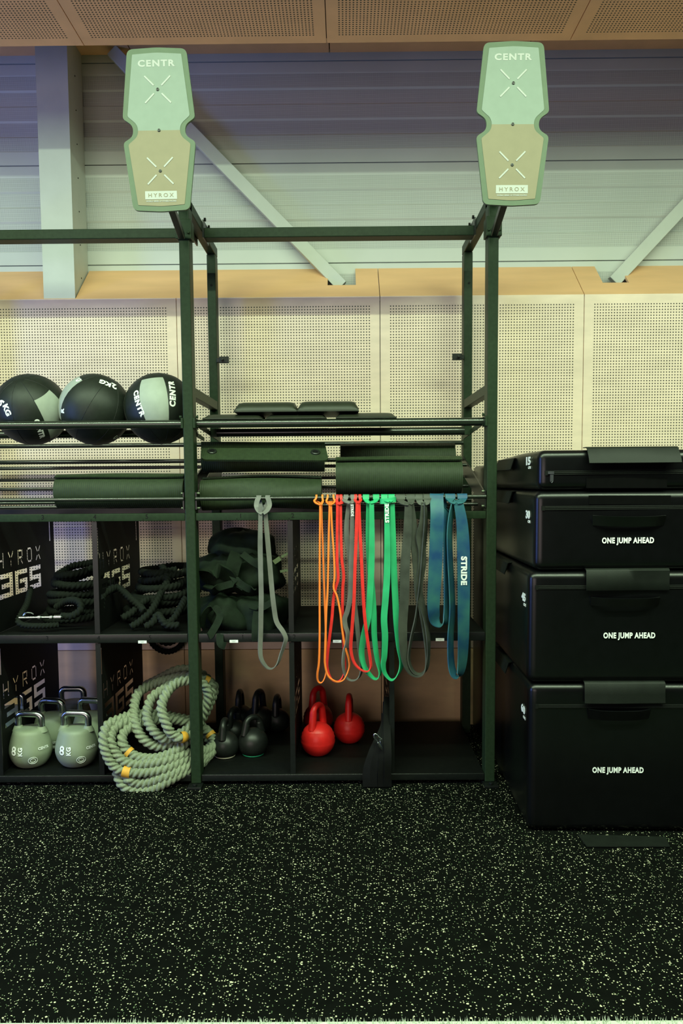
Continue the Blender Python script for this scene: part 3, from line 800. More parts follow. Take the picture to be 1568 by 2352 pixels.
def band(conv, pts, w_, th, mkey, label, hitch, bottom, Yf=-.045, Yb=-.028, phi_top=(8, 12), phi_bot=80, wrap=None, hoopw=None, group=None):
    """pts: centre line in photo pixels, front strand first"""
    n = len(pts); bi = bottom
    q = []
    for i, (x, y) in enumerate(pts):
        if i <= bi: s_ = i/bi; Y = Yf; ph = phi_top[0]+(phi_bot-phi_top[0])*max(0, (s_-.35)/.65)**1.3
        else: s_ = (n-1-i)/(n-1-bi); Y = Yb; ph = phi_top[1]+(phi_bot-phi_top[1])*max(0, (s_-.35)/.65)**1.3
        if abs(i-bi) <= 1: Y = (Yf+Yb)/2
        e_ = min(i, n-1-i); sc = 1 if w_ < .02 or not hitch else (.72, .88, 1)[min(2, e_)]
        p = P(*conv(x, y), Y); q.append((p.x, Y, p.z, R_(ph), sc))
    mb = MB(); ribbon(mb, q, w_, th)
    # lark's head hitch over the rod
    if not hitch:
        a, b = q[0], q[-1]; rr = .0095+th/2+.0008
        q = [(b[0]-.012, .002, ZMR-.05, b[3], .9), (a[0]+.014, rr, ZMR-.006, R_(8), 1), (a[0]+.005, rr*.8, ZMR+rr*.6, 0, 1), (a[0]+.002, 0, ZMR+rr, 0, 1), (a[0], -rr*.8, ZMR+rr*.6, 0, 1), (a[0], -rr-.006, ZMR-.012, 0, 1)]+q[1:-1]+[(b[0]-.006, .0, ZMR-.055, b[3], 1)]
        mb = MB(); ribbon(mb, q, w_, th); xk = a[0]
        o = mb.build('resistance_band', M[mkey], smooth=True, sharp=30, loc=(xk, -.03, ZMR))
        return tag(o, label, 'resistance band', group or 'resistance bands looped over the front rod')
    zk = P(*conv(pts[0][0], hitch[2]), Yf).z; xk = (q[0][0]+q[-1][0])/2
    rr = .0095+th/2+.0008
    for k, hx in enumerate(hitch[:2]):
        X = P(*conv(hx, 100), -.01).x; hw = hoopw or w_
        xm = xk+(X-xk)*.35
        wide = w_ > .025; bow = 0 if wide else (X-xk)*.45; kn = .5 if wide else 1
        path = [(xm-(X-xk)*.25, Yf-.003, zk-.003, 0, kn*.8), (xm+(X-xm)*.6+bow*.5, Yf*.7-.008, zk*.85+ZMR*.15, 0, kn*.5+.4), (X+bow, -rr-.012, zk*.5+ZMR*.5, 0, (1+kn)/2), (X+bow*.55, -rr-.005, ZMR-.008, 0, 1), (X, -rr, ZMR+.002, 0, 1), (X, -rr*.6, ZMR+rr*.8, 0, 1), (X, .001, ZMR+rr, 0, 1), (X, rr*.75, ZMR+rr*.65, 0, 1), (X, rr, ZMR, 0, 1), (X, rr*.7, ZMR-.014, 0, (1+kn)/2), (xm, -.006, zk+.006, 0, kn)]
        ribbon(mb, path, hw, th, 4)
    if wrap:
        a = P(*conv(wrap[0], wrap[2]), -.04); b = P(*conv(wrap[1], wrap[3]), -.04); hw = hoopw or w_
        ribbon(mb, [(a.x-.002, -.014, a.z, 0), (a.x+.003, -.036, a.z-.001, 0), ((a.x+b.x)/2, -.043, (a.z+b.z)/2-.002, 0), (b.x-.003, -.036, b.z, 0), (b.x+.002, -.014, b.z, 0)], hw*.8, th, 5, wv=(0, 0.1, 1))
    o = mb.build('resistance_band', M[mkey], smooth=True, sharp=30, loc=(xk, -.03, ZMR))
    tag(o, label, 'resistance band', group or 'resistance bands looped over the front rod')
    return o
band(z7, [(950, 200), (950, 420), (948, 700), (953, 1000), (960, 1300), (957, 1550), (953, 1800), (948, 2000), (965, 2110), (1025, 2200), (1090, 2222), (1160, 2165), (1205, 2040), (1245, 1930), (1262, 1850), (1225, 1765), (1150, 1650), (1118, 1480), (1090, 1230), (1062, 900), (1035, 600), (1018, 380), (1012, 210)],
     .0225, .0042, 'grey', 'single grey band hanging on its own at the left end of the rod', (930, 1040, 310), 10, phi_top=(5, 10))
band(z8, [(188, 150), (184, 500), (183, 900), (183, 1200), (178, 1400), (166, 1490), (170, 1545), (194, 1562), (222, 1530), (238, 1460), (237, 1350), (229, 1100), (222, 900), (215, 700), (207, 450), (200, 280), (198, 150)],
     .0085, .005, 'orange', 'narrow orange band, first of the coloured bands from the left', (158, 205, 165), 7, phi_top=(5, 5))
band(z8, [(262, 140), (255, 400), (247, 800), (236, 1000), (226, 1300), (226, 1420), (252, 1510), (305, 1550), (350, 1550), (385, 1520), (416, 1440), (410, 1370), (385, 1290), (360, 1150), (343, 1000), (318, 880), (293, 820), (300, 720), (295, 560), (280, 350), (272, 140)],
     .0085, .005, 'orange', 'narrow orange band with a kinked strand, against the first red band', (246, 292, 165), 8, phi_top=(5, 5), Yf=-.055, Yb=-.05)
band(z8, [(323, 165), (320, 450), (320, 620), (328, 740), (305, 830), (290, 920), (280, 1050), (262, 1200), (245, 1350), (243, 1440), (265, 1515), (302, 1552), (350, 1535), (378, 1480), (380, 1400), (370, 1200), (362, 1000), (364, 820), (372, 720), (357, 600), (350, 400), (347, 165)],
     .013, .0048, 'red', 'red band with wavy strands between the second orange band and the lettered grey band', (322, 350, 160), 11, wrap=(310, 372, 158, 150), hoopw=.013, Yf=-.04, Yb=-.034)
g2 = band(z8, [(437, 140), (437, 400), (431, 600), (426, 800), (420, 900), (400, 1000), (380, 1060), (386, 1120), (404, 1180), (398, 1250), (376, 1320), (368, 1420), (388, 1510), (432, 1543), (482, 1528), (510, 1470), (505, 1380), (490, 1250), (475, 1100), (458, 950), (438, 750), (414, 540), (397, 450), (393, 350), (400, 250), (412, 140)],
     .022, .0045, 'grey', 'grey band printed with white letters, hanging between the two red bands', (390, 443, 150), 13, Yf=-.05, Yb=-.026)
band(z8, [(478, 140), (470, 400), (462, 600), (456, 800), (450, 950), (436, 1150), (428, 1300), (452, 1400), (500, 1455), (552, 1474), (582, 1448), (582, 1390), (560, 1240), (536, 1050), (520, 800), (505, 500), (495, 300), (490, 140)],
     .0145, .0048, 'red', 'red band with a plain open loop, just left of the bright green pair', (466, 498, 150), 9, wrap=None, hoopw=.013, Yf=-.066, Yb=-.062)
band(z8, [(590, 140), (592, 400), (588, 640), (578, 850), (562, 1050), (528, 1200), (512, 1330), (536, 1440), (590, 1512), (632, 1530), (658, 1480), (632, 1370), (612, 1200), (605, 1000), (592, 820), (575, 600), (565, 400), (566, 150)],
     .029, .0045, 'green', 'green band with two hitch loops over the rod, left one of the bright green pair', (546, 625, 150), 9, phi_top=(4, 12))
gr2 = band(z8, [(708, 160), (712, 400), (711, 700), (699, 900), (687, 1060), (695, 1200), (690, 1350), (682, 1420), (697, 1490), (748, 1540), (802, 1490), (826, 1400), (806, 1280), (786, 1100), (775, 900), (765, 700), (757, 400), (752, 160)],
     .030, .0045, 'green', 'green band printed with white letters under its hitch, right one of the bright green pair', (690, 745, 140), 9, wrap=(662, 778, 140, 128), phi_top=(2, 10))
band(z8, [(877, 150), (870, 400), (852, 650), (845, 900), (834, 1130), (846, 1350), (890, 1470), (952, 1508), (1012, 1470), (1030, 1350), (1012, 1150), (982, 960), (958, 850), (950, 700), (932, 500), (912, 300), (895, 150)],
     .044, .0045, 'black_l', 'wide charcoal band with a straight front strand, beside the green lettered band', (815, 897, 160), 7, phi_top=(5, 25))
band(z8, [(1000, 150), (992, 300), (968, 420), (984, 520), (985, 640), (966, 760), (958, 880), (985, 960), (1018, 1080), (1036, 1250), (1028, 1400), (985, 1488), (922, 1478), (882, 1380), (900, 1220), (940, 1050), (962, 900), (985, 700), (1000, 500), (1014, 300), (1010, 150)],
     .040, .0045, 'black_l', 'charcoal band twisted on itself, just left of the short blue band', (962, 1022, 160), 11, phi_top=(25, 60), Yf=-.03, Yb=-.028)
band(z8, [(1106, 70), (1103, 250), (1098, 420), (1087, 700), (1076, 900), (1076, 1000), (1090, 1075), (1130, 1108), (1168, 1085), (1178, 1000), (1178, 800), (1174, 500), (1178, 250), (1190, 120)],
     .062, .0048, 'blue', 'wide blue band hanging shortest, its faded strand draped over the rod', None, 7, phi_top=(3, 60), phi_bot=55, Yf=-.05, Yb=-.02)
bl2 = band(z8, [(1265, 130), (1296, 300), (1308, 500), (1311, 750), (1311, 950), (1309, 1200), (1300, 1400), (1278, 1500), (1236, 1495), (1212, 1400), (1208, 1200), (1222, 1000), (1216, 800), (1205, 600), (1200, 400), (1212, 250), (1236, 130)],
     .058, .0048, 'blue', 'wide blue band printed with white letters, nearest the right rig post', (1205, 1300, 150), 7, phi_top=(0, 60), phi_bot=50, hoopw=.045)
def band_text(o, conv, x, y, size, ang, Y, bold=.0012, sx=1.0):
    c = P(*conv(x, y), Y); r = V((cos(ang), 0, sin(ang))); u_ = V((-sin(ang), 0, cos(ang)))
    mb = MB(); text_on(mb, 'STRIDE', size, c, r, u_, bold=bold, space=1.05, th=.001, sx=sx, lift=0)
    t = mb.build('printed_lettering', M['white'], None)
    t.location = -V(o.location); t.parent = o
band_text(bl2, z8, 1311, 685, .036, R_(-90), -.0505, .0018, 1.12)
band_text(gr2, z8, 712, 235, .0235, R_(91), -.0495, .0010, 1.12)
band_text(g2, z8, 438, 212, .0165, R_(-88), -.0555, .0006)

# ------------------------------------------------------------------ kettlebells
def handle_path(w_, h, z0, rc=.03, n=6, lean=0):
    pts = [(-w_/2, z0), (-w_/2+lean, z0+h-rc)]
    for k in range(1, n+1):
        a = pi-(pi/2)*k/n; pts.append((-w_/2+lean+rc+rc*cos(a), z0+h-rc+rc*sin(a)))
    for k in range(n+1):
        a = pi/2-(pi/2)*k/n; pts.append((w_/2-lean-rc+rc*cos(a), z0+h-rc+rc*sin(a)))
    pts.append((w_/2, z0))
    return pts
def grey_kettlebell(c, yaw, label, text=True, group='grey competition kettlebells on the base shelf'):
    c = V(c); t = empty('kettlebell', c, label, 'kettlebell', group)
    Rz = Matrix.Rotation(yaw, 3, 'Z')
    mb = MB()
    prof = [(.052, 0), (.072, .008), (.092, .035), (.102, .065), (.1035, .085), (.100, .110), (.093, .138), (.086, .162), (.080, .176), (.068, .186), (.03, .188)]
    prof = [(q[0], q[1]) for q in spline(prof, 3)]
    mb.lathe(prof, c, 48, Rz, sy=.96)
    for sx in (-1, 1):
        mb.lathe([(.030, 0), (.024, .014), (.0175, .026)], c+Rz @ V((sx*.062, 0, .172)), 20, Rz)
    mb.build('body', M['kb_grey'], t, smooth=True, sharp=50)
    mb = MB(); hp = handle_path(.126, .072, .185, .026)
    mb.tube([c+Rz @ V((x, 0, z)) for x, z in hp], .0165, 16); mb.build('handle', M['chrome'], t, smooth=True, sharp=60)['label'] = 'bare steel handle'
    if text:
        def on(mbx, body, size, th, zc, ang=0, bold=.0012):
            vs, fs_ = text_mesh(body, size, bold, 1.05, 0)
            rad = .105
            out = []
            for x, y, z in vs:
                x2, y2 = (x*cos(ang)-y*sin(ang), x*sin(ang)+y*cos(ang))
                a = th+x2/rad-pi/2; zz = zc+y2
                rr = min(.1060, .1060-max(0, zz-.095)*.20-max(0, .07-zz)*.25)
                out.append(c+Rz @ V((rr*cos(a), rr*sin(a)*.965, zz)))
            mbx.add(out, fs_)
        mb = MB(); on(mb, '8', .060, -.30, .098, 0, .0016); on(mb, 'KG', .030, .06, .098, pi/2)
        on(mb, 'CENTR', .018, 1.15, .105, 0, .0006)
        for rr_ in (.021, .012):
            pts = []
            for k in range(24):
                a = 2*pi*k/24; th = .62-pi/2+rr_*cos(a)/.1; zz = .052+rr_*.8*sin(a); q = .1062-max(0, .07-zz)*.22
                pts.append(c+Rz @ V((q*cos(th), q*sin(th)*.965, zz)))
            mb.tube(pts, .0012, 6, closed=True)
        mb.build('printed_marking', M['white'], t)
    return t
zb = .0525
def at_floor(px, Y): d = P(px, 1700, Y); return (d.x, Y, zb)
grey_kettlebell(at_floor(70, .155), R_(-9), 'grey kettlebell marked 8 with steel handle, front left of the group by the stencilled divider')
grey_kettlebell(at_floor(176, .16), R_(-6), 'grey kettlebell marked 8 with steel handle, front right of the group, nearest the rope')
grey_kettlebell(at_floor(122, .38), R_(-12), 'grey kettlebell in the middle row behind the front left one')
grey_kettlebell(at_floor(211, .385), R_(-12), 'grey kettlebell in the middle row partly hidden by the divider beside the rope')
grey_kettlebell(at_floor(170, .615), R_(0), 'grey kettlebell at the very back, against the plywood')
grey_kettlebell((x2L-.14, .20, zb), R_(0), 'grey kettlebell seen only through the front cut-outs of the left divider', False)
grey_kettlebell((x2L-.15, .50, zb), R_(0), 'grey kettlebell seen only through the rear cut-outs of the left divider', False)

def iron_kettlebell(c, r, yaw, hh, mats, label, group, rings=True, ringm=None, rt=.0155, hw=.105, grooves=False):
    c = V(c); t = empty('kettlebell', c, label, 'kettlebell', group); Rz = Matrix.Rotation(yaw, 3, 'Z')
    prof = []
    fl_ = .62 if ringm else .5
    zc = r*cos(math.asin(fl_))
    for k in range(25):
        a = -pi/2+math.asin(fl_)+(pi-math.asin(fl_))*k/24*.995
        rr = r*cos(a); z = zc+r*sin(a)
        if grooves and k in (10, 12, 14): rr -= .0030
        prof.append((max(rr, .002), z))
    mb = MB(); mb.lathe(prof, c, 48, Rz); mb.build('body', mats, t, smooth=True, sharp=60)
    top = zc+r
    mb = MB(); hp = handle_path(hw, hh, top-.030, .036, 8, .012)
    pts = [c+Rz @ V((x, 0, z)) for x, z in hp]; n = len(pts)
    sp = spline([tuple(p) for p in pts], 2)
    mb.tube(sp, [rt*(1.25-.25*min(1, 4*min(i, len(sp)-1-i)/len(sp))) for i in range(len(sp))], 16)
    mb.build('handle', mats, t, smooth=True, sharp=60)
    if ringm:
        mb = MB(); rr = prof[0][0]+.004
        mb.tube([c+V((rr*cos(a), rr*sin(a), .005)) for a in [2*pi*k/40 for k in range(40)]], .0042, 8, closed=True)
        mb.build('base_ring', ringm, t)['label'] = 'coloured rubber base ring'
    return t
G = 'red kettlebells on the base shelf'
iron_kettlebell(at_floor(730, .285), .0885, R_(58), .118, M['kb_red'], 'glossy red kettlebell nearest the front, its handle turned aside', G, grooves=True)
iron_kettlebell(at_floor(802, .47), .0845, R_(86), .118, M['kb_red'], 'glossy red kettlebell at the right of the three, its handle edge-on', G, grooves=True)
iron_kettlebell(at_floor(731, .64), .084, R_(50), .118, M['kb_red'], 'red kettlebell half hidden behind the front red one', G, grooves=True)
G = 'small black kettlebells on the base shelf'
iron_kettlebell(at_floor(516, .26), .072, R_(85), .085, M['kb_black'], 'black kettlebell with a cream base ring, nearest the rig post', G, ringm=M['ring_w'])
iron_kettlebell(at_floor(581, .285), .077, R_(40), .085, M['kb_black'], 'black kettlebell with a green base ring standing in front in the dark bin', G, ringm=M['ring_g'])
iron_kettlebell(at_floor(538, .455), .072, R_(70), .085, M['kb_black'], 'black kettlebell with a green base ring behind the cream-ringed one', G, ringm=M['ring_g'])
iron_kettlebell(at_floor(552, .66), .078, R_(88), .105, M['kb_black'], 'black kettlebell at the back left against the plywood, its handle edge-on', G)
iron_kettlebell(at_floor(596, .62), .082, R_(70), .11, M['kb_black'], 'black kettlebell at the back with the tallest handle silhouette', G)
iron_kettlebell(at_floor(637, .645), .07, R_(85), .095, M['kb_black'], 'black kettlebell at the back right next to the middle divider', G)

# ------------------------------------------------------------------ ropes
def strand3(a):
    a = (a+pi/3) % (2*pi/3)-pi/3
    return .48*cos(a)+math.sqrt(.27-(.48*sin(a))**2)
def rope(mb, pts, r, pitch=None, n=24, step=.004, mi=0):
    pts = [V(p) for p in pts]
    acc = [0]
    for a, b in zip(pts, pts[1:]): acc.append(acc[-1]+(b-a).length)
    L = acc[-1]; N = max(2, int(L/step)); out = []; j = 0
    for i in range(N+1):
        s_ = L*i/N
        while j < len(acc)-2 and acc[j+1] < s_: j += 1
        f = (s_-acc[j])/max(1e-9, acc[j+1]-acc[j]); out.append(pts[j].lerp(pts[j+1], f))
    pitch = pitch or r*3.1
    ds = L/N
    mb.tube(out, r, n, prof=lambda th, i: strand3(th-2*pi*i*ds/pitch), mi=mi)
    return out
def z6(x, y): return (x/3.015, 1460+y/3.015)
RP = [(1000, 350, .34), (1120, 292, .32), (1225, 240, .32), (1340, 240, .33), (1440, 310, .33), (1455, 430, .30), (1400, 560, .24),
      (1280, 690, .12), (1180, 748, .07), (1080, 765, .06), (990, 712, .06), (940, 620, .08), (925, 520, .13), (955, 400, .2), (1050, 340, .25), (1170, 300, .24), (1290, 275, .24), (1400, 300, .25), (1480, 350, .24), (1455, 460, .2), (1385, 590, .16),
      (1270, 665, .08), (1150, 715, .05), (1060, 655, .05), (1018, 560, .09), (1045, 440, .14), (1125, 375, .17), (1250, 310, .18), (1385, 300, .19), (1465, 350, .2), (1440, 480, .18), (1360, 640, .15),
      (1260, 705, .03), (1190, 680, .015), (1150, 610, .01), (1118, 510, .03), (1135, 430, .06), (1205, 340, .11), (1310, 310, .14), (1410, 340, .15), (1440, 440, .15), (1370, 620, .14),
      (1250, 770, .05), (1100, 845, .0), (965, 845, .0), (885, 800, .01), (845, 730, .02), (860, 665, .05), (930, 620, .09), (1030, 590, .16), (1200, 580, .24), (1400, 640, .27), (1480, 730, .24), (1430, 790, .17),
      (1290, 815, .06), (1130, 868, -.01), (955, 892, -.02), (855, 868, -.02), (795, 800, -.01), (766, 720, .0), (785, 650, .03), (850, 600, .07), (960, 570, .14), (1150, 560, .25), (1350, 600, .30), (1490, 730, .26), (1430, 830, .16),
      (1290, 855, .05), (1150, 918, -.02), (1000, 948, -.035), (870, 942, -.038), (785, 900, -.035), (728, 790, -.03), (718, 690, -.01), (750, 615, .03), (835, 575, .08), (950, 540, .16), (1150, 550, .28), (1350, 620, .33), (1470, 760, .26), (1420, 850, .15),
      (1290, 905, .03), (1150, 972, -.03), (1010, 1020, -.034), (935, 1015, -.034), (880, 985, -.034), (850, 930, .02), (825, 900, .04), (812, 950, -.01), (850, 1035, -.036), (935, 1075, -.040), (1040, 1068, -.040), (1145, 1018, -.036), (1280, 940, .02), (1400, 880, .14), (1450, 800, .2)]
pw = []
for x, y, Y in RP:
    p = P(*z6(x, y), Y); pw.append((p.x, p.y, p.z))
t = empty('battle_rope', (P(340, 1800, 0).x, .05, .0), 'thick grey twisted battle rope coiled in a heap spilling over the base shelf', 'rope')
mb = MB(); path = spline(pw, 10); out = rope(mb, path, .0255); mb.build('coil', M['rope_grey'], t, smooth=True, sharp=85)
def tape_at(px, py, half, Y):
    c = P(px, py, Y); k = min(range(len(out)), key=lambda i: (out[i]-c).length)
    return out[max(0, k-half):k+half]
for tx in ((288, 1773, 5, -.05), (427, 1655, 4, .03), (312, 1706, 3, 0), (482, 1680, 3, .2), (470, 1570, 3, .2)):
    mb = MB(); seg_ = tape_at(*tx); mb.tube(seg_, .0268, 16, cap=False); mb.build('tape_mark', M['tape'], t, smooth=True)['label'] = 'yellow tape band'

def pile(xc, Yc, zbase, rx, ry, loops, hgt, r, seed):
    rnd = random.Random(seed); pts = []
    for k in range(loops):
        s_ = k/max(1, loops-1)
        ax, ay = rx*(1-.35*s_)*rnd.uniform(.8, 1.05), ry*(1-.35*s_)*rnd.uniform(.8, 1.05)
        ox, oy = rnd.uniform(-.03, .03), rnd.uniform(-.03, .03); til = rnd.uniform(-.05, .05); ph = rnd.uniform(0, 6)
        for q in range(8):
            a = 2*pi*q/8
            pts.append((xc+ox+ax*cos(a), Yc+oy+ay*sin(a), zbase+r+hgt*s_+max(-hgt*s_, til*cos(a+ph)) + rnd.uniform(0, .015)))
    return pts
ZS = zlipT[1]+.0005
xm = (x2L+x4L)/2
t = empty('battle_rope', (xm, .3, ZS), 'dark rope heap with a metal clamp on the shelf left of the upper divider', 'rope', 'dark ropes on the bin shelf')
mb = MB(); rope(mb, spline(pile(xm+.03, .42, ZS, .185, .26, 7, .24, .021, 3), 6), .021, step=.006, n=18)
a = [P(px, py, Y) for px, py, Y in ((70, 1352, .30), (62, 1385, .2), (50, 1408, .12), (42, 1428, .07), (60, 1437, .06), (100, 1438, .06), (135, 1435, .08))]
rope(mb, spline([tuple(p) for p in a], 8), .016, step=.005, n=18)
a = [P(px, py, Y) for px, py, Y in ((140, 1415, .10), (165, 1415, .09), (185, 1400, .1), (180, 1382, .13), (155, 1380, .17), (130, 1395, .2))]
rope(mb, spline([tuple(p) for p in a], 8), .019, step=.005, n=18)
mb.build('coil', M['rope_dark'], t, smooth=True, sharp=85)
mb = MB(); a = P(44, 1419, .07); b = P(143, 1417.5, .08); mb.tube([a, b], .007, 12)
for px in (91, 118): c = P(px, 1418.5, .066); mb.tube([c+V((-.006, 0, 0)), c+V((.006, 0, 0))], .012, 10)
c = P(132, 1418, .072); mb.tube([c+V((-.015, 0, 0)), c+V((.02, 0, 0))], .0125, 12)
mb.tube([P(px, py, .06) for px, py in ((54, 1414), (57, 1409), (64, 1407), (72, 1408), (77, 1411))], .0035, 8)
mb.build('metal_clamp', M['chrome'], t, smooth=True)['label'] = 'shiny metal clamp bar'
xm2 = (x4L+XL-HW)/2
t = empty('battle_rope', (xm2, .3, ZS), 'dark rope heap on the shelf between the upper divider and the rig post', 'rope', 'dark ropes on the bin shelf')
mb = MB(); rope(mb, spline(pile(xm2+.015, .42, ZS, .19, .26, 7, .23, .021, 9), 6), .021, step=.006, n=18)
for L_ in (((232, 1400, .12), (235, 1370, .14), (250, 1356, .18), (270, 1350, .22), (300, 1375, .16), (320, 1392, .13), (330, 1405, .10)),
           ((300, 1440, .07), (320, 1428, .09), (345, 1405, .12), (360, 1380, .17), (372, 1355, .22), (385, 1330, .28), (372, 1300, .34)),
           ((333, 1440, .06), (350, 1430, .07), (362, 1412, .10), (372, 1425, .07), (385, 1436, .06), (412, 1436, .06)),
           ((280, 1420, .10), (305, 1405, .13), (325, 1385, .16), (340, 1375, .2)), ((372, 1437, .08), (395, 1425, .09), (412, 1400, .13), (425, 1375, .2))):
    rope(mb, spline([tuple(P(*q)) for q in L_], 8), .019, step=.005, n=18)
mb.build('coil', M['rope_dark'], t, smooth=True, sharp=85)
# rope end that sags behind and below the shelf
t = MB(); c = P(384, 1490, .84)
pts = [P(px, py, .84) for px, py in ((340, 1440), (346, 1472), (362, 1490), (384, 1497), (406, 1490), (420, 1472), (426, 1440))]
rope(t, spline([tuple(p) for p in pts], 8), .018, step=.006, n=18)
pts = [P(px, py, .84) for px, py in ((352, 1440), (362, 1466), (384, 1476), (404, 1466), (414, 1440))]
rope(t, spline([tuple(p) for p in pts], 8), .022, step=.006, n=18)
tag(t.build('battle_rope', M['rope_dark'], smooth=True, sharp=85), 'black loop of rope sagging behind the shelf edge above the grey coil', 'rope')

# ------------------------------------------------------------------ weight vests heap
def lump(c, sx, sy, sz, seed, rot=0, tilt=0, rough=.14, p=2.6):
    rnd = random.Random(seed); mb = MB(); nu, nv = 40, 24; vs = []
    ph = [rnd.uniform(0, 6.28) for _ in range(8)]
    Rm = Matrix.Rotation(rot, 3, 'Z') @ Matrix.Rotation(tilt, 3, 'Y')
    def sp_(v): return math.copysign(abs(v)**(2/p), v)
    for j in range(nv+1):
        la = -pi/2+pi*j/nv
        for i in range(nu):
            lo = 2*pi*i/nu
            d = V((sp_(cos(la))*sp_(cos(lo)), sp_(cos(la))*sp_(sin(lo)), sp_(sin(la))))
            k = 1+rough*(.5*sin(3*lo+ph[0]+2*la)+.35*sin(5*la+ph[1]+lo)+.3*sin(7*lo+ph[2]-3*la)+.2*sin(11*lo+4*la+ph[3]))
            q = Rm @ V((d.x*sx*k, d.y*sy*k, d.z*sz*k)); vs.append(V(c)+q)
    fs_ = []
    for j in range(nv):
        for i in range(nu): k = (i+1) % nu; fs_.append((j*nu+i, j*nu+k, (j+1)*nu+k, (j+1)*nu+i))
    mb.add(vs, fs_); return mb
def vest(px, py, Y, s3, seed, rot, tilt, label, straps, flaps=()):
    c = P(px, py, Y)
    t = empty('weight_vest', (c.x, c.y, c.z-s3[2]), label, 'weight vest', 'weight vests piled in the upper bin')
    lump(c, *s3, seed, rot, tilt).build('body', M['cloth'], t, smooth=True, sharp=75)
    for st in straps:
        mb = MB(); ribbon(mb, [(*P(x, y, Y_), R_(ph)) for x, y, Y_, ph in st], .034, .006, 6); mb.build('strap', M['cloth'], t, smooth=True, sharp=40)
    for fp in flaps:
        mb = MB(); ribbon(mb, [(*P(x, y, Y_), R_(ph)) for x, y, Y_, ph in fp[0]], fp[1], .012, 6); mb.build('shoulder_flap', M['cloth'], t, smooth=True, sharp=40)
    return t
vest(505, 1318, .26, (.125, .15, .095), 11, .3, .15, 'dark green weight vest at the left of the heap, its shoulder flap lit',
     [[(470, 1345, .10, 20), (495, 1350, .08, 0), (540, 1340, .08, 0), (560, 1350, .08, 10)]],
     [([(450, 1335, .14, 40), (462, 1315, .10, 20), (490, 1310, .08, 10), (520, 1318, .09, -10), (535, 1345, .12, -30)], .075)])
vest(590, 1318, .27, (.13, .15, .10), 12, -.2, -.12, 'dark weight vest at the right of the heap with pale tags on it',
     [[(530, 1315, .10, 0), (545, 1335, .08, 0), (570, 1352, .075, 0), (588, 1354, .08, 0)], [(556, 1272, .12, 0), (580, 1290, .1, 0), (600, 1300, .1, 0)]],
     [([(545, 1270, .12, 30), (535, 1300, .10, 10), (532, 1320, .10, -20)], .07)])
for px, py, a in ((636, 1287, .6), (654, 1275, .5), (652, 1311, .2)):
    c = P(px, py, .10); mb = MB(); mb.obox(c, V((cos(a), 0, sin(a)))*.019, V((0, .0008, 0)), V((-sin(a), 0, cos(a)))*(.011 if px < 650 else .006))
    o = mb.build('tag', M['tagm'] if 'tagm' in M else M.setdefault('tagm', mat('pale tag', (0.12, 0.15, 0.06), .6)), None)
    vt = [x for x in bpy.data.objects if x.name.startswith('weight_vest')][-1]
    o.location = -V(vt.location); o.parent = vt; o['label'] = 'pale striped tag'
vest(555, 1262, .38, (.17, .14, .10), 13, .1, .05, 'black weight vest at the back and top of the heap', [])
vest(520, 1408, .22, (.13, .16, .098), 14, .5, .1, 'dark weight vest at the lower left with a strap loop over the shelf edge',
     [[(463, 1440, .08, 60), (470, 1410, .05, 40), (490, 1395, .05, 20), (505, 1415, .04, 10), (485, 1455, .0, 20), (478, 1462, -.012, 40)], [(505, 1455, .01, 5), (506, 1478, -.012, 5), (518, 1484, -.012, 5)]])
vest(600, 1408, .22, (.125, .15, .10), 15, -.3, -.05, 'dark weight vest at the lower right with a strap dangling over the shelf edge',
     [[(592, 1390, .06, 0), (588, 1420, .03, 0), (586, 1455, -.008, 0), (587, 1472, -.012, 0)], [(575, 1392, .06, 0), (600, 1396, .05, 0), (630, 1380, .07, 0)]])

# black strap bundle with a metal snap clip hanging by the right divider
t = empty('strap_bundle', (P(866, 1798, -.03).x, -.02, .0), 'black strap bundle with a shiny snap clip beside the red kettlebells', 'strap')
c = P(864, 1738, .05)
mb = lump((P(880, 1745, .05).x, .055, .14), .034, .05, .085, 21, .2, 0, .10, 2.8); mb.build('webbing', M['strap'], t, smooth=True, sharp=75)
for k, (xt, xa, xb, yt) in enumerate(((884, 856, 842, 1640), (887, 868, 858, 1612), (889, 880, 876, 1600), (891, 890, 890, 1625))):
    mb = MB(); ribbon(mb, [(*P(xt, yt, .06-k*.006), .5), (*P(xt-3, 1670, .02-k*.004), 0.3), (*P(xa, 1725, -.025-k*.004), 0), (*P(xb, 1770, -.034-k*.003), 0.2*(k-1)), (P(xb, 1790, -.03).x, -.034, .006, 0)], .036, .006, 5)
    mb.build('strap', M['strap'], t, smooth=True, sharp=40)
mb = MB(); pts = [P(px, py, -.045) for px, py in ((860, 1686), (868, 1690), (873, 1702), (871, 1712), (866, 1703), (859, 1694))]
mb.tube(spline([tuple(p) for p in pts], 5, True), .0045, 10, closed=True)
mb.tube([P(870, 1705, -.05), P(873, 1713, -.05), P(878, 1720, -.05)], [.009, .011, .007], 12); mb.tube([P(868, 1692, -.05), P(876, 1698, -.05)], .006, 10)
mb.build('snap_clip', M['chrome'], t, smooth=True)['label'] = 'shiny metal snap clip'

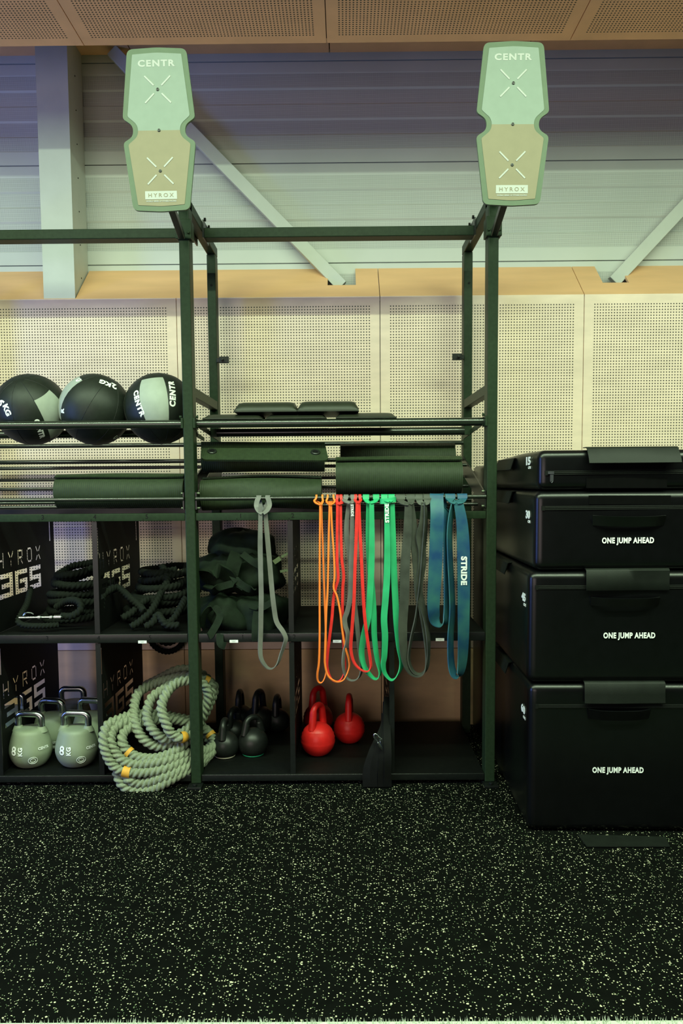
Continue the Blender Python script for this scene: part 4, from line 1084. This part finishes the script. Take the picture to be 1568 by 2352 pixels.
# ------------------------------------------------------------------ jump boxes
YF = PZ(1211, 1911, 0).y
s_ = -1
heights = [(0.0, 1571, 1207, 1211), (1571, 1313, 1222, 1207), (1313, 1128, 1235, 1222), (1128, 1034, 1238, 1236)]
zlev = [0.001] + [P(1220, y, YF).z for y in (1571, 1313, 1128, 1034)]
xl = [P(1211, 1911, YF).x, P(1213, 1440, YF).x, P(1228, 1220, YF).x, P(1236, 1080, YF).x]
BW, BD = .90, .92
yaw = [R_(-1.3), R_(-1.0), R_(-.2), R_(.3)]
info = [('60', 1202, 1628, 1418, 1770, 1340, 1525, 1600, 1650), ('45', 1203, 1371, 1444, 1461, 1344, 1535, 1333, 1385), ('30', 1213, 1182, 1441, 1243, 1357, 1528, 1148, 1192), ('15', 1214, 1059, None, None, 1346, 1555, 1036, 1052)]
labels = ['tallest black padded jump box, resting on the floor under the stack', 'black padded jump box marked 45, second from the floor', 'black padded jump box marked 30, just under the thin top one', 'thin black padded jump box on top of the stack, with a hanging zip pull']
for k in range(4):
    z0, z1 = zlev[k]+(.002 if k else 0), zlev[k+1]
    X0_ = xl[k]; H_ = z1-z0
    t = empty('jump_box', (X0_+BW/2, YF+BD/2, z0), labels[k], 'jump box', 'padded jump boxes stacked beside the rig')
    # body with soft corners and slightly slack faces
    bm = bmesh.new(); bmesh.ops.create_cube(bm, size=1)
    for v in bm.verts: v.co = V((v.co.x*BW, v.co.y*BD, v.co.z*H_))
    bmesh.ops.bevel(bm, geom=bm.edges[:], offset=.033, segments=6, affect='EDGES', profile=.5)
    bmesh.ops.subdivide_edges(bm, edges=[e for e in bm.edges if e.calc_length() > .1], cuts=10, use_grid_fill=True)
    rnd = random.Random(40+k); ph = [rnd.uniform(0, 6.28) for _ in range(6)]
    for v in bm.verts:
        x, y, z = v.co
        am = max(0, min(1, 4*(.5-abs(x)/BW)))*max(0, min(1, 4*(.5-abs(z)/H_)))
        if y < -BD/2+.004: v.co.y += am*(.0022*sin(7*x+ph[0])*sin(9*z+ph[1]))
        am2 = max(0, min(1, 4*(.5-abs(y)/BD)))*max(0, min(1, 4*(.5-abs(z)/H_)))
        if x < -BW/2+.004: v.co.x += am2*(.0012*sin(7*y+ph[2])*sin(8*z+ph[3]))
        if k == 3 and z > H_/2-.03 and y > -.1: v.co.z -= .016*max(0, (y+.1)/.56)
    Rz = Matrix.Rotation(yaw[k], 4, 'Z'); piv = V((-BW/2, -BD/2, 0))
    base = V((X0_+BW/2, YF+BD/2, z0+H_/2))
    def tr(p): return base + piv + (Rz @ (V(p)-piv))
    vs = [tr(v.co) for v in bm.verts]; fs_ = [tuple(v.index for v in f.verts) for f in bm.faces]; bm.free()
    mb = MB(); mb.add(vs, fs_); mb.build('cover', M['leather'], t, smooth=True, sharp=70)
    # frame on the front face
    fu = (Rz @ V((1, 0, 0, 0))).to_3d(); fn = (Rz @ V((0, -1, 0, 0))).to_3d(); o0 = tr((-BW/2, -BD/2, 0))
    def front(px, py, off=.0):
        d = ray(px, py); tt = (o0-CAM).dot(fn)/d.dot(fn); return CAM+d*tt+fn*off
    su = (Rz @ V((0, -1, 0, 0))).to_3d(); sn = (Rz @ V((-1, 0, 0, 0))).to_3d()
    def side(px, py, off=.0):
        d = ray(px, py); tt = (o0-CAM).dot(sn)/d.dot(sn); return CAM+d*tt+sn*off
    nm, sxp, syp, txp, typ, fx0, fx1, fy0, fy1 = info[k]
    c = side(sxp, syp, .0016); text_obj('size_number', nm, .05, c, su, V((0, 0, 1)), M['white'], t, bold=.0022, fit=(.075, .035), th=.001)
    c = side(sxp+2.5, syp+(20, 18, 16, 15)[k], .0016); text_obj('size_unit', 'CM', .022, c, su, V((0, 0, 1)), M['white'], t, bold=.0006, fit=(.040, .0115), th=.001)
    if txp:
        c = front(txp, typ, .0028); text_obj('slogan_lettering', 'ONE JUMP AHEAD', .0335, c, fu, V((0, 0, 1)), M['white'], t, bold=.0012, space=1.12, fit=(.207, .031), th=.0012)
    # zip line across the front and along the side
    zy = {0: 1622, 1: 1349, 2: 1167, 3: 1086}[k]
    zz = front(1300, zy).z
    mb = MB(); a = o0+fu*.035+fn*.001; b = o0+fu*(BW-.02)+fn*.001
    for dz in (-.006, .006): mb.tube([V((p.x, p.y, zz+dz)) for p in (a, b)], .0022, 8)
    mb.tube([V((p.x, p.y, zz)) for p in (a, b)], .003, 8)
    mb.obox(V((a.x, a.y, zz))+fu*-.004, fu*.006, fn*.004, V((0, 0, .009)))
    mb.build('zip', M['zip'], t)
    if k == 3:
        c = front(1264, 1086, .003); mb = MB(); mb.obox(c, fu*.012, fn*.004, V((0, 0, .005))); mb.obox(c+fu*.004+V((0, 0, -.018)), fu*.0065, fn*.002, V((0, 0, .016)))
        mb.tube([c+fu*.004+V((-.005, 0, -.034)), c+fu*.004+V((0, 0, -.040)), c+fu*.004+V((.005, 0, -.034))], .0018, 6)
        mb.build('zip_pull', M['bolt_dark'] if 'bolt_dark' in M else M.setdefault('bolt_dark', mat('dark metal pull', (.12, .12, .14), .4, metal=.8)), t)
    # velcro strips
    for (a0, a1, b0, b1) in {3: [(1358, 1528, 1053, 1077), (1346, 1531, 1097, 1121)], 2: [(1352, 1540, 1138, 1158)], 1: [], 0: []}[k]:
        p, q, r_, u2 = front(a0, b0, .0015), front(a1, b0, .0015), front(a1, b1, .0015), front(a0, b1, .0015)
        mb = MB(); mb.add([p, q, r_, u2]+[x-fn*.004 for x in (p, q, r_, u2)], [(0, 1, 2, 3), (4, 7, 6, 5), (0, 4, 5, 1), (1, 5, 6, 2), (2, 6, 7, 3), (3, 7, 4, 0)])
        mb.build('velcro_strip', M['velcro'], t)
    # handle
    if k < 3:
        ya, yb = {2: (1183, 1207), 1: (1370, 1390), 0: (1626, 1650)}[k]
        xa, xb = {2: (1360, 1525), 1: (1356, 1512), 0: (1350, 1490)}[k]
        n_ = 12; mb = MB(); pts = []
        for i in range(n_+1):
            s0 = i/n_; p = front(xa+(xb-xa)*s0, (ya+yb)/2+2*sin(pi*s0), .004+.02*min(1, 5*min(s0, 1-s0))**.8); pts.append((*p, 0))
        ribbon(mb, pts, abs(front(xa, ya).z-front(xa, yb).z), .006, 2, wv=(0, -.35, 1))
        mb.build('grab_handle', M['leather'], t, smooth=True, sharp=40)
    # velcro flap hanging from the top edge at the front, and one on the left side
    if k != 2:
        a = front(fx0, fy0, .003); b = front(fx1, fy0, .003)
        dn = {3: .048, 1: .070, 0: .070}[k]; out_ = {3: .035, 1: .006, 0: .012}[k]
        mb = MB(); g = []
        for i in range(13):
            s0 = i/12; p = a.lerp(b, s0); wob = .004*sin(5*s0+k)
            for (dz, of) in ((.012, -.05), (.012, -.005), (.004, .004), (-dn*.5, out_*.7+wob), (-dn, out_+wob)):
                g.append(V((p.x, p.y, z1-.004+dz if dz > 0 else z1-.008+dz))+fn*of)
        fs2 = []
        for i in range(12):
            for j in range(4): fs2.append((i*5+j, i*5+j+1, i*5+j+6, i*5+j+5))
        N = len(g); g2_ = [p+fn*.003+V((0, 0, .003)) for p in g]
        fs3 = [tuple(x+N for x in f) for f in fs2]
        mb.add(g+g2_, fs2+fs3)
        edge = [0, 1, 2, 3, 4]+[i*5+4 for i in range(1, 13)]+[60+j for j in (3, 2, 1, 0)]+[i*5 for i in range(11, 0, -1)]
        for i in range(len(edge)): p, q = edge[i], edge[(i+1) % len(edge)]; mb.f.append((p, q, q+N, p+N)); mb.mi.append(0)
        mb.build('fastening_flap', M['leather_flap'], t, smooth=True, sharp=50)
    mb = MB(); g = []
    for i in range(9):
        y = YF+.40+.34*i/8; p = o0+su*(YF-y)
        for (dz, of) in ((.0, -.03), (-.004, .004), (-.03, .012), (-.055, .02)): g.append(V((p.x, p.y, z1-.006+dz-(.012 if k == 3 else 0)))+sn*of)
    fs2 = [(i*4+j, i*4+j+1, i*4+j+5, i*4+j+4) for i in range(8) for j in range(3)]; N = len(g)
    mb.add(g+[p+sn*.003+V((0, 0, .002)) for p in g], fs2+[tuple(x+N for x in f) for f in fs2]); mb.build('fastening_flap', M['leather_flap'], t, smooth=True, sharp=50)
    if k == 0:  # tongue lying on the floor in front
        a, b, c_, d_ = PZ(1326, 1918, .004), PZ(1528, 1924, .004), PZ(1538, 1946, .004), PZ(1347, 1946, .004)
        mb = MB(); q = [a, b, c_, d_]; mb.add(q+[p+V((0, 0, .004)) for p in q], [(0, 1, 2, 3), (4, 7, 6, 5), (0, 4, 5, 1), (1, 5, 6, 2), (2, 6, 7, 3), (3, 7, 4, 0)])
        mb.build('floor_tongue', M['leather_flap'], t)
# padded block standing behind the stack, glimpsed past the rig post
mb = MB(); mb.box(.765, 1.66, YF+BD+.03, .885, .001, 1.53)
tag(mb.build('padded_block', M['leather'], bevel=.02, seg=4, smooth=True), 'black padded block behind the jump boxes against the wall, glimpsed past the right post', 'padded block')
